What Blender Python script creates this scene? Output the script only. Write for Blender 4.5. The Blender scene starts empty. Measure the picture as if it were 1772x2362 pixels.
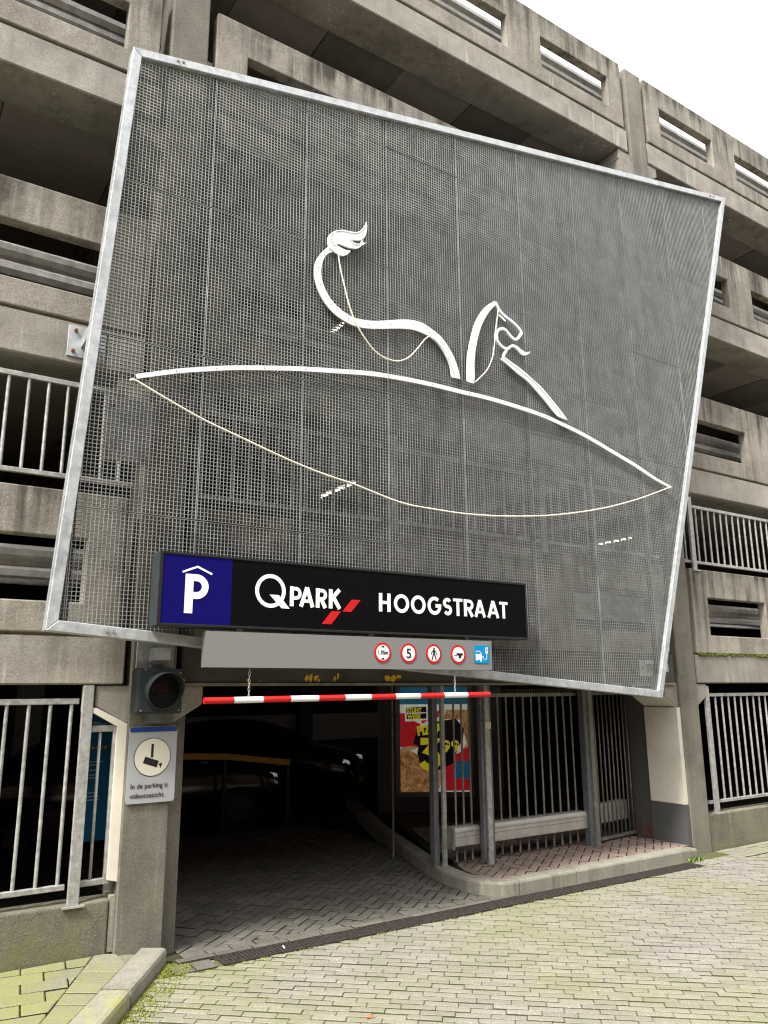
import bpy, bmesh, math, random
from mathutils import Vector, Matrix
random.seed(7)
SC = bpy.context.scene
COL = SC.collection
R = math.radians

# ---------------------------------------------------------------- camera
W, H, CX, CY = 1772, 2362, 886.0, 1181.0
FOC, PITCH, YAW, ROLL = 1791.39, 0.225228, 0.582155, -0.006975
CAM = Vector((0.0, -6.65, 2.05))
fw = Vector((math.sin(YAW)*math.cos(PITCH), math.cos(YAW)*math.cos(PITCH), math.sin(PITCH)))
r0 = Vector((math.cos(YAW), -math.sin(YAW), 0)); u0 = r0.cross(fw)
rt = r0*math.cos(ROLL) + u0*math.sin(ROLL); up = -r0*math.sin(ROLL) + u0*math.cos(ROLL)
cd = bpy.data.cameras.new('camera'); cam = bpy.data.objects.new('camera', cd); COL.objects.link(cam)
cd.sensor_fit = 'HORIZONTAL'; cd.sensor_width = 36; cd.lens = 36*FOC/W; cd.clip_end = 2000; cd.clip_start = .05
cam.matrix_world = Matrix(((rt.x, up.x, -fw.x, CAM.x), (rt.y, up.y, -fw.y, CAM.y), (rt.z, up.z, -fw.z, CAM.z), (0, 0, 0, 1)))
SC.camera = cam
SC.render.resolution_x, SC.render.resolution_y = 768, 1024

# ---------------------------------------------------------------- sky, sun, exposure
SUN_EL, SUN_AZ = 52.0, 247.0          # azimuth measured clockwise from +Y
wd = bpy.data.worlds.new('World'); SC.world = wd; wd.use_nodes = True
wt = wd.node_tree; wt.nodes.clear()
sky = wt.nodes.new('ShaderNodeTexSky'); sky.sky_type = 'NISHITA'; sky.sun_disc = False
sky.sun_elevation = R(SUN_EL); sky.sun_rotation = R(SUN_AZ); sky.air_density = 1.0; sky.dust_density = 6.0; sky.ozone_density = 1.0
hs = wt.nodes.new('ShaderNodeHueSaturation'); hs.inputs['Saturation'].default_value = .12
mx = wt.nodes.new('ShaderNodeMix'); mx.data_type = 'RGBA'; mx.inputs[0].default_value = .6
mx.inputs[7].default_value = (9.6, 9.5, 9.4, 1)      # even thin cloud
bg = wt.nodes.new('ShaderNodeBackground'); bg.inputs[1].default_value = .15
wo = wt.nodes.new('ShaderNodeOutputWorld')
wt.links.new(sky.outputs[0], hs.inputs['Color']); wt.links.new(hs.outputs[0], mx.inputs[6])
wt.links.new(mx.outputs[2], bg.inputs[0]); wt.links.new(bg.outputs[0], wo.inputs[0])
sd = bpy.data.lights.new('sun', 'SUN'); sun = bpy.data.objects.new('sun', sd); COL.objects.link(sun)
sd.energy = 2.9; sd.angle = R(10); sd.color = (1, .95, .86)
sdir = Vector((math.sin(R(SUN_AZ))*math.cos(R(SUN_EL)), math.cos(R(SUN_AZ))*math.cos(R(SUN_EL)), math.sin(R(SUN_EL))))
sun.rotation_euler = sdir.to_track_quat('Z', 'Y').to_euler(); sun.location = (0, -20, 30)
SC.view_settings.view_transform = 'Standard'; SC.view_settings.look = 'None'
SC.view_settings.exposure = 0.98; SC.view_settings.gamma = 1
SC.render.engine = 'CYCLES'
SC.cycles.use_denoising = True; SC.cycles.denoiser = 'OPENIMAGEDENOISE'; SC.cycles.denoising_input_passes = 'RGB_ALBEDO_NORMAL'; SC.cycles.denoising_prefilter = 'NONE'
SC.cycles.filter_width = 1.15
SC.cycles.sample_clamp_indirect = 2.5
SC.cycles.use_adaptive_sampling = False
SC.cycles.max_bounces = 6; SC.cycles.diffuse_bounces = 4; SC.cycles.glossy_bounces = 2
SC.cycles.caustics_reflective = False; SC.cycles.caustics_refractive = False

# ---------------------------------------------------------------- pixel helpers (photo pixel -> point on a known plane)
def ray(x, y): return rt*((x-CX)/FOC) - up*((y-CY)/FOC) + fw
def onY(x, y, Y):
    d = ray(x, y); t = (Y-CAM.y)/d.y; return CAM + d*t
def onZ(x, y, Z):
    d = ray(x, y); t = (Z-CAM.z)/d.z; return CAM + d*t
def inview(p, m=60):
    v = Vector(p)-CAM; z = v.dot(fw)
    if z < .3: return None
    x = CX+FOC*v.dot(rt)/z; y = CY-FOC*v.dot(up)/z
    return z if (-m < x < W+m and -m < y < H+m) else None

# ---------------------------------------------------------------- object helpers
def tag(o, label=None, cat=None, group=None, kind=None):
    if label: o['label'] = label
    if cat: o['category'] = cat
    if group: o['group'] = group
    if kind: o['kind'] = kind
    return o
def empty(name, loc=(0, 0, 0)):
    o = bpy.data.objects.new(name, None); o.location = loc; o.empty_display_size = .1; COL.objects.link(o); return o
def thing(name, loc, label, cat, group=None): return tag(empty(name, loc), label, cat, group)
def link(name, me, parent=None, loc=None):
    o = bpy.data.objects.new(name, me); COL.objects.link(o)
    if parent is not None:
        o.parent = parent
        pl = Vector(parent.location); pp = parent.parent
        while pp is not None: pl = pl + Vector(pp.location); pp = pp.parent
        o.location = Vector(loc if loc is not None else (0, 0, 0)) - pl
    elif loc is not None: o.location = loc
    return o
class MB:
    def __init__(s): s.v = []; s.f = []; s.m = []; s.mi = 0
    def box(s, x0, x1, y0, y1, z0, z1):
        i = len(s.v)
        s.v += [(x0, y0, z0), (x1, y0, z0), (x1, y1, z0), (x0, y1, z0), (x0, y0, z1), (x1, y0, z1), (x1, y1, z1), (x0, y1, z1)]
        for f in ((0, 3, 2, 1), (4, 5, 6, 7), (0, 1, 5, 4), (1, 2, 6, 5), (2, 3, 7, 6), (3, 0, 4, 7)): s.f.append(tuple(i+k for k in f)); s.m.append(s.mi)
        return s
    def bar(s, a, b, w, h, upv=(0, 0, 1)):
        a = Vector(a); b = Vector(b); d = (b-a).normalized(); u = Vector(upv)
        if abs(d.dot(u)) > .98: u = Vector((0, 1, 0))
        sx = d.cross(u).normalized(); uz = sx.cross(d).normalized(); i = len(s.v)
        for p in (a, b):
            for q, k in ((-1, -1), (1, -1), (1, 1), (-1, 1)): s.v.append(tuple(p+sx*(q*w/2)+uz*(k*h/2)))
        for f in ((0, 3, 2, 1), (4, 5, 6, 7), (0, 1, 5, 4), (1, 2, 6, 5), (2, 3, 7, 6), (3, 0, 4, 7)): s.f.append(tuple(i+k for k in f)); s.m.append(s.mi)
        return s
    def prism(s, poly, f3, a, b):
        """poly in 2d, f3(u,v,w)->3d, extruded in w from a to b; poly counter-clockwise seen from the a side"""
        n = len(poly); i = len(s.v)
        s.v += [tuple(f3(u, v, a)) for u, v in poly] + [tuple(f3(u, v, b)) for u, v in poly]
        s.f.append(tuple(range(i, i+n))); s.f.append(tuple(range(i+2*n-1, i+n-1, -1))); s.m += [s.mi]*2
        for k in range(n):
            k2 = (k+1) % n; s.f.append((i+k, i+n+k, i+n+k2, i+k2)); s.m.append(s.mi)
        return s
    def tube(s, pts, r, n=8, cap=True, closed=False):
        pts = [Vector(p) for p in pts]; i0 = len(s.v); N = len(pts); ref = None
        for k, p in enumerate(pts):
            if closed: d = (pts[(k+1) % N]-pts[k-1]).normalized()
            else: d = (pts[min(k+1, N-1)]-pts[max(k-1, 0)]).normalized()
            if ref is None:
                ref = d.cross(Vector((0, 0, 1)));
                if ref.length < .1: ref = d.cross(Vector((0, 1, 0)))
            ref = (ref-d*ref.dot(d)).normalized(); q = d.cross(ref)
            rr = r[k] if isinstance(r, (list, tuple)) else r
            for j in range(n):
                a = 2*math.pi*j/n; s.v.append(tuple(p+ref*(rr*math.cos(a))+q*(rr*math.sin(a))))
        for k in range(N if closed else N-1):
            for j in range(n):
                a = i0+k*n+j; b = i0+k*n+(j+1) % n; c = i0+((k+1) % N)*n+(j+1) % n; d2 = i0+((k+1) % N)*n+j
                s.f.append((a, b, c, d2)); s.m.append(s.mi)
        if cap and not closed:
            s.f.append(tuple(i0+j for j in range(n-1, -1, -1))); s.f.append(tuple(i0+(N-1)*n+j for j in range(n))); s.m += [s.mi]*2
        return s
    def mesh(s, name, mats, smooth=False, fix=True):
        me = bpy.data.meshes.new(name); me.from_pydata(s.v, [], s.f)
        for m in (mats if isinstance(mats, (list, tuple)) else [mats]): me.materials.append(m)
        if any(s.m): me.polygons.foreach_set('material_index', s.m)
        if fix:
            bm = bmesh.new(); bm.from_mesh(me); bmesh.ops.recalc_face_normals(bm, faces=bm.faces[:]); bm.to_mesh(me); bm.free()
        if smooth: me.polygons.foreach_set('use_smooth', [True]*len(me.polygons))
        me.update(); return me
    def build(s, name, mats, parent=None, smooth=False, bevel=0, seg=1, fix=True, local=False):
        o = link(name, s.mesh(name, mats, smooth, fix), parent)
        if local: o.location = (0, 0, 0)
        if bevel:
            b = o.modifiers.new('bevel', 'BEVEL'); b.width = bevel; b.segments = seg; b.limit_method = 'ANGLE'; b.angle_limit = R(40)
        return o
def grid_panel(mb, xs, zs, solid, y0, y1):
    """slab in the xz plane made of grid cells, open where solid(i,j) is false"""
    idx = {}
    def V(i, j, y):
        k = (i, j, y)
        if k not in idx: idx[k] = len(mb.v); mb.v.append((xs[i], y, zs[j]))
        return idx[k]
    nx, nz = len(xs)-1, len(zs)-1
    S = lambda i, j: 0 <= i < nx and 0 <= j < nz and solid(i, j)
    for i in range(nx):
        for j in range(nz):
            if not S(i, j): continue
            mb.f.append((V(i, j, y0), V(i+1, j, y0), V(i+1, j+1, y0), V(i, j+1, y0)))
            mb.f.append((V(i, j, y1), V(i, j+1, y1), V(i+1, j+1, y1), V(i+1, j, y1)))
            if not S(i-1, j): mb.f.append((V(i, j, y0), V(i, j+1, y0), V(i, j+1, y1), V(i, j, y1)))
            if not S(i+1, j): mb.f.append((V(i+1, j, y0), V(i+1, j, y1), V(i+1, j+1, y1), V(i+1, j+1, y0)))
            if not S(i, j-1): mb.f.append((V(i, j, y0), V(i, j, y1), V(i+1, j, y1), V(i+1, j, y0)))
            if not S(i, j+1): mb.f.append((V(i, j+1, y0), V(i+1, j+1, y0), V(i+1, j+1, y1), V(i, j+1, y1)))
    mb.m = [0]*len(mb.f)
def flat_shape(name, polys, mat, Y, th, parent, xf=None):
    """filled outline(s) in the xz plane (holes allowed), front face at Y-th/2 .. thickness th"""
    cu = bpy.data.curves.new(name, 'CURVE'); cu.dimensions = '2D'; cu.fill_mode = 'BOTH'; cu.extrude = th/2
    for p in polys:
        sp = cu.splines.new('POLY'); sp.points.add(len(p)-1); sp.use_cyclic_u = True
        for q, (x, z) in zip(sp.points, p): q.co = (x, z, 0, 1)
    return curve_mesh(cu, name, mat, Y, parent, xf)
def curve_mesh(cu, name, mat, Y, parent, xf=None):
    t = bpy.data.objects.new('tmp', cu); COL.objects.link(t)
    dg = bpy.context.evaluated_depsgraph_get(); dg.update()
    me = bpy.data.meshes.new_from_object(t.evaluated_get(dg)); me.name = name
    bpy.data.objects.remove(t)
    M = xf if xf is not None else Matrix(((1, 0, 0, 0), (0, 0, -1, Y), (0, 1, 0, 0), (0, 0, 0, 1)))
    me.transform(M); me.materials.clear(); me.materials.append(mat)
    me.polygons.foreach_set('material_index', [0]*len(me.polygons)); me.update()
    return link(name, me, parent)
def text_mesh(name, s, mat, x, z, size, Y, parent, th=.002, weight=0, align='LEFT', sx=1.0, xf=None):
    cu = bpy.data.curves.new(name, 'FONT'); cu.body = s; cu.size = size; cu.extrude = th/2; cu.offset = weight; cu.align_x = align
    M = (xf if xf is not None else Matrix(((1, 0, 0, 0), (0, 0, -1, Y), (0, 1, 0, 0), (0, 0, 0, 1)))) @ Matrix.Translation((x, z, 0)) @ Matrix.Diagonal((sx, 1, 1, 1))
    return curve_mesh(cu, name, mat, Y, parent, M)
def arc(cx, cz, rx, rz, a0, a1, n=20):
    return [(cx+rx*math.cos(R(a0+(a1-a0)*k/n)), cz+rz*math.sin(R(a0+(a1-a0)*k/n))) for k in range(n+1)]
def circle(cx, cz, r, n=32): return arc(cx, cz, r, r, 0, 360, n)[:-1]
def ribbon(pts, w, closed=False):
    P = [Vector(p) for p in pts]; N = len(P); L = []; Q = []
    for k in range(N):
        a = P[k-1] if (k or closed) else None; b = P[(k+1) % N] if (k < N-1 or closed) else None
        d1 = (P[k]-a).normalized() if a is not None else None; d2 = (b-P[k]).normalized() if b is not None else None
        if d1 is None: d1 = d2
        if d2 is None: d2 = d1
        n1 = Vector((-d1.y, d1.x)); n2 = Vector((-d2.y, d2.x)); n = (n1+n2)
        n = n.normalized() if n.length > 1e-6 else n1
        ww = (w[k] if isinstance(w, (list, tuple)) else w)/2/max(.5, n.dot(n1))
        L.append(tuple(P[k]+n*ww)); Q.append(tuple(P[k]-n*ww))
    return L, Q
def ribbon_mesh(mb, pts, w, Y, th, closed=False):
    L, Q = ribbon(pts, w, closed); N = len(pts); i = len(mb.v)
    for y in (Y-th, Y):
        mb.v += [(p[0], y, p[1]) for p in L] + [(p[0], y, p[1]) for p in Q]
    for k in range(N if closed else N-1):
        k2 = (k+1) % N; a, b, c, d = i+k, i+k2, i+N+k2, i+N+k
        mb.f += [(a, b, c, d), (a+2*N, d+2*N, c+2*N, b+2*N), (a, a+2*N, b+2*N, b), (d, c, c+2*N, d+2*N)]
    if not closed:
        for k in (0, N-1): mb.f.append((i+k, i+N+k, i+3*N+k, i+2*N+k))
    mb.m += [mb.mi]*(len(mb.f)-len(mb.m))
def smooth_path(pts, n=6):
    out = []; P = [Vector(p) for p in pts]; N = len(P)
    for k in range(N-1):
        p0, p1, p2, p3 = P[max(k-1, 0)], P[k], P[k+1], P[min(k+2, N-1)]
        for j in range(n):
            t = j/n; out.append(.5*((2*p1)+(p2-p0)*t+(2*p0-5*p1+4*p2-p3)*t*t+(3*p1-p0-3*p2+p3)*t**3))
    out.append(P[-1]); return [tuple(p) for p in out]
def clip(poly, a, b):
    """keep the part of poly to the left of the directed line a->b"""
    out = []; n = len(poly)
    sd = lambda p: (b[0]-a[0])*(p[1]-a[1])-(b[1]-a[1])*(p[0]-a[0])
    for k in range(n):
        p, q = poly[k], poly[(k+1) % n]; s1, s2 = sd(p), sd(q)
        if s1 >= 0: out.append(p)
        if (s1 > 0 > s2) or (s1 < 0 < s2):
            t = s1/(s1-s2); out.append((p[0]+(q[0]-p[0])*t, p[1]+(q[1]-p[1])*t))
    return out
def clip_to(poly, region):
    n = len(region)
    for k in range(n):
        if len(poly) < 3: return []
        poly = clip(poly, region[k], region[(k+1) % n])
    return poly
def area(p): return abs(sum(p[k][0]*p[(k+1) % len(p)][1]-p[(k+1) % len(p)][0]*p[k][1] for k in range(len(p))))/2 if len(p) > 2 else 0

# ---------------------------------------------------------------- materials
class NT:
    def __init__(s, name):
        s.mat = bpy.data.materials.new(name); s.mat.use_nodes = True; s.t = s.mat.node_tree; s.t.nodes.clear()
        s.out = s.t.nodes.new('ShaderNodeOutputMaterial'); s.b = s.t.nodes.new('ShaderNodeBsdfPrincipled')
        s.t.links.new(s.b.outputs[0], s.out.inputs[0]); s._pos = None
    def n(s, ty, **kw):
        nd = s.t.nodes.new('ShaderNode'+ty)
        for k, v in kw.items(): setattr(nd, k, v)
        return nd
    def L(s, a, b):
        if hasattr(a, 'is_linked') or hasattr(a, 'links'): s.t.links.new(a, b)
        else:
            b.default_value = (tuple(a)+(1,)) if (isinstance(a, (tuple, list)) and len(a) == 3 and len(b.default_value) == 4) else a
    def pos(s):
        if s._pos is None: s._pos = s.n('NewGeometry').outputs['Position']
        return s._pos
    def vscale(s, v, sc):
        m = s.n('VectorMath', operation='MULTIPLY'); s.L(v, m.inputs[0]); m.inputs[1].default_value = sc; return m.outputs[0]
    def noise(s, scale, detail=4, rough=.6, vec=None):
        m = s.n('TexNoise'); s.L(vec if vec is not None else s.pos(), m.inputs['Vector']); m.inputs['Scale'].default_value = scale
        m.inputs['Detail'].default_value = detail; m.inputs['Roughness'].default_value = rough; return m.outputs['Fac']
    def voro(s, scale, vec=None, out='Distance'):
        m = s.n('TexVoronoi'); s.L(vec if vec is not None else s.pos(), m.inputs['Vector']); m.inputs['Scale'].default_value = scale; return m.outputs[out]
    def rng(s, f, a, b, c=0., d=1.):
        m = s.n('MapRange'); s.L(f, m.inputs[0]); m.inputs[1].default_value = a; m.inputs[2].default_value = b; m.inputs[3].default_value = c; m.inputs[4].default_value = d; return m.outputs[0]
    def math(s, op, a, b=0.):
        m = s.n('Math', operation=op); s.L(a, m.inputs[0]); s.L(b, m.inputs[1]); return m.outputs[0]
    def mix(s, f, a, b, mode='MIX'):
        m = s.n('Mix', data_type='RGBA', blend_type=mode); s.L(f, m.inputs[0]); s.L(a, m.inputs[6]); s.L(b, m.inputs[7]); return m.outputs[2]
    def bump(s, h, dist=.004, st=.6):
        m = s.n('Bump'); m.inputs['Strength'].default_value = st; m.inputs['Distance'].default_value = dist; s.L(h, m.inputs['Height']); s.t.links.new(m.outputs[0], s.b.inputs['Normal'])
    def sep(s):
        m = s.n('SeparateXYZ'); s.L(s.pos(), m.inputs[0]); return m.outputs
    def rand(s):
        a = s.n('ObjectInfo').outputs['Random']; b = s.n('NewGeometry').outputs['Random Per Island']
        return s.math('FRACT', s.math('ADD', a, b))
    def set(s, col=None, rough=.7, metal=0., spec=.3):
        if col is not None: s.L(col, s.b.inputs['Base Color'])
        s.L(rough, s.b.inputs['Roughness']); s.b.inputs['Metallic'].default_value = metal; s.b.inputs['Specular IOR Level'].default_value = spec
        return s.mat
def plain(name, col, rough=.6, metal=0., spec=.3, vary=.12, scale=6):
    m = NT(name); c = m.mix(m.rng(m.noise(scale, 5, .65), .3, .7), tuple(v*(1-vary) for v in col), tuple(min(1, v*(1+vary)) for v in col))
    return m.set(c, rough, metal, spec)
def concrete(name, dark, light, speck=.5, streak=.5, moss=0., mossz=None, bump=.004, stain=.55, mcol=(.13, .15, .035), topstain=0., white=.3):
    m = NT(name); ob = m.n('ObjectInfo').outputs['Random']
    off = m.n('VectorMath', operation='ADD'); m.L(m.pos(), off.inputs[0])
    cmb = m.n('CombineXYZ'); m.L(m.math('MULTIPLY', ob, 37.), cmb.inputs[0]); m.L(m.math('MULTIPLY', ob, 11.), cmb.inputs[2]); m.L(cmb.outputs[0], off.inputs[1]); p = off.outputs[0]
    c = m.mix(m.rng(m.noise(1.6, 7, .7, p), .36, .66), dark, light)
    c = m.mix(m.rng(ob, 0., 1., 0., .30), c, tuple(v*.62 for v in dark))
    fine = m.noise(55, 3, .7)
    c = m.mix(m.rng(fine, .35, .7, 0., .45), c, tuple(v*.5 for v in dark))
    v = m.voro(75); c = m.mix(m.rng(v, .10, .22, speck, 0.), c, tuple(min(1, x*1.9) for x in light))
    v2 = m.voro(48, m.vscale(p, (1.1, 1.3, 1.))); c = m.mix(m.rng(v2, .08, .2, speck*.7, 0.), c, tuple(x*.35 for x in dark))
    v3 = m.voro(17, p); c = m.mix(m.rng(v3, .05, .10, speck, 0.), c, tuple(x*.25 for x in dark))
    st = m.noise(1., 5, .65, m.vscale(p, (6.5, 6.5, .5))); st2 = m.noise(.7, 3, .6, p)
    f = m.math('MULTIPLY', m.rng(st, .47, .66, 0., streak), m.rng(st2, .38, .6)); c = m.mix(f, c, tuple(x*stain*.42 for x in dark))
    if topstain:
        gz = m.n('SeparateXYZ'); m.L(m.n('TexCoord').outputs['Generated'], gz.inputs[0])
        e = m.math('ADD', gz.outputs[2], m.rng(st, .3, .7, -.45, .45)); g2 = m.math('MULTIPLY', m.rng(e, .62, 1.15, 0., topstain), m.rng(m.noise(2.4, 4, .6, p), .3, .6)); c = m.mix(g2, c, tuple(x*.2 for x in dark))
    wst = m.noise(1., 4, .6, m.vscale(p, (16, 16, .8))); f2 = m.math('MULTIPLY', m.rng(wst, .58, .72, 0., white), m.rng(m.noise(1.1, 2, .5, p), .45, .6)); c = m.mix(f2, c, tuple(min(1, x*1.7) for x in light))
    if moss:
        g = m.rng(m.noise(3.2, 6, .7, p), .45, .7, 0., moss)
        if mossz: g = m.math('MULTIPLY', g, m.rng(m.sep()[2], mossz[0], mossz[1]))
        c = m.mix(g, c, mcol)
    m.bump(m.math('ADD', m.noise(18, 5, .7), m.math('MULTIPLY', fine, .7)), bump, .8)
    return m.set(c, .92, 0, .2)
def metal(name, a, b, rough=.45, met=.7, sc=14):
    m = NT(name); n = m.noise(sc, 5, .7); c = m.mix(m.rng(n, .35, .68), a, b)
    c = m.mix(m.rng(m.noise(1., 4, .6, m.vscale(m.pos(), (5, 5, 1.2))), .52, .74, 0., .45), c, tuple(x*.5 for x in a))
    m.bump(m.noise(90, 2), .0008, .4)
    return m.set(c, m.rng(n, .3, .7, rough-.08, rough+.15), met, .4)
def emit(name, col, st):
    m = NT(name); m.set(col, .5); m.b.inputs['Emission Color'].default_value = tuple(col)+(1,); m.b.inputs['Emission Strength'].default_value = st; return m.mat
def paver(name, a, b, moss, mcol=(.17, .19, .035), msc=.9, dirt=.4, mlo=.42, mhi=.68):
    m = NT(name); r = m.rand()
    c = m.mix(r, a, b); c = m.mix(m.rng(m.noise(48, 4, .8), .35, .68, .0, .5), c, tuple(x*.5 for x in a)); c = m.mix(m.rng(m.noise(160, 3, .75), .3, .7, 0., .55), c, tuple(x*.42 for x in a))
    v4 = m.voro(70); c = m.mix(m.rng(v4, .08, .24, .55, 0.), c, tuple(x*.35 for x in a))
    v5 = m.noise(90, 2, .5); c = m.mix(m.rng(v5, .58, .72, 0., .5), c, tuple(min(1, x*1.6) for x in b))
    v = m.voro(210); c = m.mix(m.rng(v, .12, .26, .6, 0.), c, tuple(min(1, x*1.7) for x in b))
    c = m.mix(m.rng(m.noise(2.2, 5, .7), .45, .75, 0., dirt), c, tuple(x*.45 for x in a))
    if moss:
        g = m.rng(m.noise(msc, 6, .72), mlo, mhi, 0., moss); g = m.math('MULTIPLY', g, m.rng(m.noise(42, 4, .75), .32, .6)); c = m.mix(g, c, mcol)
    m.bump(m.math('ADD', m.noise(120, 4, .7), m.noise(30, 3)), .003, .7)
    return m.set(c, .9, 0, .25)

M = {}
M['parapet'] = concrete('parapet_concrete', (.215, .195, .166), (.435, .404, .352), .65, .55, .12, topstain=.95)
M['beam'] = concrete('beam_concrete', (.25, .231, .202), (.465, .438, .392), .3, .3, .05, white=.5)
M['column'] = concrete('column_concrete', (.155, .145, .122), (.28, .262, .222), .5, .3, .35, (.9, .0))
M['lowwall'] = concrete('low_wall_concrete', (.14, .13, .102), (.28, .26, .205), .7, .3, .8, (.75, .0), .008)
M['soffit'] = concrete('soffit_concrete', (.27, .205, .155), (.42, .33, .255), .1, .3)
M['plank_a'] = concrete('plank_concrete_light', (.46, .41, .37), (.56, .50, .45), .05, .2)
M['plank_b'] = concrete('plank_concrete_dark', (.28, .25, .225), (.36, .32, .29), .05, .2)
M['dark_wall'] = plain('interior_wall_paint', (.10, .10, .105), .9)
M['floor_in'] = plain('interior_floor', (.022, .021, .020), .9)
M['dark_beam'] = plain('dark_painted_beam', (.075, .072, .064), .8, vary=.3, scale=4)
M['flange'] = plain('beam_flange', (.20, .18, .145), .8, vary=.3)
M['cream'] = plain('cream_paint', (.70, .66, .56), .75, vary=.1, scale=3)
M['greybase'] = plain('grey_plinth_paint', (.088, .088, .086), .7, vary=.12, scale=3)
M['rust_pier'] = NT('rusty_steel_pier')
_m = M['rust_pier']; _f = _m.math('MULTIPLY', _m.rng(_m.noise(9, 5, .7), .42, .62), _m.rng(_m.sep()[2], .55, .12)); M['rust_pier'] = _m.set(_m.mix(_f, (.085, .083, .078), (.13, .03, .012)), .8)
M['galv'] = metal('galvanised_frame', (.36, .38, .395), (.56, .585, .60), .42, .35, 10)
M['rail'] = metal('galvanised_railing', (.27, .27, .258), (.50, .50, .48), .5, .35, 18)
M['mesh'] = metal('mesh_wire', (.26, .272, .268), (.40, .413, .404), .42, .3, 5)
M['strut'] = metal('dark_strut', (.12, .13, .14), (.2, .21, .22), .6, .4)
M['guard'] = metal('guard_rail', (.33, .33, .32), (.55, .55, .53), .5, .5, 8)
M['alu'] = metal('gate_aluminium', (.38, .36, .33), (.52, .50, .46), .5, .3, 7)
M['dullsteel'] = metal('dull_gate_steel', (.16, .155, .14), (.30, .29, .26), .6, .3, 9)
M['rust'] = plain('rusty_bolt', (.16, .045, .025), .85, vary=.4, scale=60)
M['bolt'] = metal('bolt_steel', (.25, .25, .25), (.5, .5, .5), .5, .5)
M['white'] = plain('white_strip_paint', (.76, .765, .76), .55, vary=.07, scale=3)
M['cable'] = plain('pale_cable', (.78, .74, .62), .5, vary=.06, scale=10)
M['black'] = plain('black_plastic', (.012, .012, .013), .45, spec=.4)
M['signblack'] = plain('black_sign_face', (.003, .003, .004), .6, spec=.05, vary=.05)
M['casegrey'] = plain('dark_sign_case', (.035, .045, .05), .5)
M['blue'] = plain('parking_blue', (.006, .004, .11), .6, spec=.05, vary=.03)
M['letter'] = plain('white_lettering', (.86, .86, .86), .5, vary=.01)
M['red'] = plain('sign_red', (.55, .010, .012), .45, vary=.03)
M['barred'] = plain('bar_red', (.58, .014, .014), .4, vary=.05)
M['barwhite'] = plain('bar_white', (.86, .86, .86), .4, vary=.03)
M['board'] = plain('grey_board', (.20, .20, .20), .5, vary=.02, scale=2)
M['boardside'] = plain('grey_board_side', (.16, .16, .16), .5, vary=.02)
M['ink'] = plain('black_ink', (.012, .012, .012), .6)
M['cyan'] = plain('charging_blue', (.0, .24, .55), .4, vary=.02)
M['signgrey'] = plain('cctv_sign_grey', (.36, .37, .385), .4, vary=.05, scale=4)
M['signblue'] = plain('cctv_sign_blue', (.015, .05, .25), .4)
M['signcream'] = plain('cctv_disc', (.66, .63, .53), .5, vary=.04)
M['lightbox'] = plain('signal_housing', (.022, .028, .030), .5, vary=.2)
M['lens'] = plain('signal_lens', (.004, .006, .008), .5, spec=.15)
M['led'] = emit('signal_led', (.05, .004, .004), .0)
M['yellow'] = plain('yellow_paint', (.75, .42, .03), .7, vary=.3, scale=30)
M['yrail'] = plain('yellow_rail_paint', (.45, .24, .03), .5, vary=.15)
M['kerb'] = concrete('kerb_concrete', (.25, .236, .20), (.40, .38, .33), .4, .4, .3)
M['kerb_moss'] = concrete('mossy_kerb_concrete', (.29, .27, .21), (.42, .40, .32), .4, .2, .9, mcol=(.29, .30, .06))
M['street'] = paver('street_brick', (.265, .248, .218), (.365, .343, .305), .75, (.225, .235, .085), .55, .35, .41, .67)
M['street_far'] = paver('far_street_paving', (.25, .235, .21), (.34, .32, .29), .5, (.21, .225, .07), .55, .35, .42, .68)
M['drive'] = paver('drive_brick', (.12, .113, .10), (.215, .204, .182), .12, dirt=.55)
M['redbrick'] = paver('red_brick', (.235, .165, .14), (.34, .265, .23), .1, dirt=.35)
M['tile'] = paver('pavement_tile', (.23, .22, .185), (.33, .315, .265), .95, (.24, .25, .06), 1.3, .3, .36, .60)
M['sand'] = paver('joint_sand', (.032, .028, .022), (.045, .04, .032), .4, (.08, .085, .02), .8)
M['joint'] = paver('dark_joint', (.03, .027, .022), (.04, .036, .03), .5, (.12, .125, .03), .7)
M['sjoint'] = paver('street_joint', (.075, .068, .05), (.10, .09, .07), .9, (.16, .17, .04), .6)
M['iron'] = plain('drain_iron', (.055, .047, .043), .75, metal=.3, vary=.45, scale=25)
M['pit'] = plain('drain_pit', (.012, .011, .010), .95)
M['weed'] = plain('weed_leaf', (.14, .24, .03), .6, vary=.4, scale=30)
M['moss'] = plain('moss_clump', (.10, .115, .02), .95, vary=.4, scale=40)
M['smoss'] = plain('street_moss', (.17, .19, .03), .95, vary=.4, scale=30)
M['car'] = plain('black_car_paint', (.006, .007, .009), .12, spec=.6, vary=.05)
M['glass'] = plain('dark_car_glass', (.004, .005, .006), .05, spec=.7, vary=.05)
M['tyre'] = plain('tyre_rubber', (.012, .012, .012), .9)
M['rim'] = metal('wheel_rim', (.02, .02, .02), (.05, .05, .05), .4, .5)
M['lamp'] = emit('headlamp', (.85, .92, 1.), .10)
M['tubelight'] = emit('fluorescent_tube', (1, .93, .75), 2.2)
M['info'] = plain('info_board_blue', (.005, .075, .16), .4, vary=.1)
M['pframe'] = plain('poster_frame', (.16, .16, .165), .45, metal=.3)
M['pred'] = plain('poster_red', (.50, .012, .022), .4, vary=.1)
M['pteal'] = plain('poster_teal', (.015, .12, .20), .4, vary=.25, scale=9)
M['pyellow'] = plain('poster_yellow', (.68, .60, .03), .4, vary=.08)
M['pwhite'] = plain('poster_white', (.68, .68, .62), .4)
M['pblack'] = plain('poster_black', (.02, .018, .03), .4)
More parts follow.
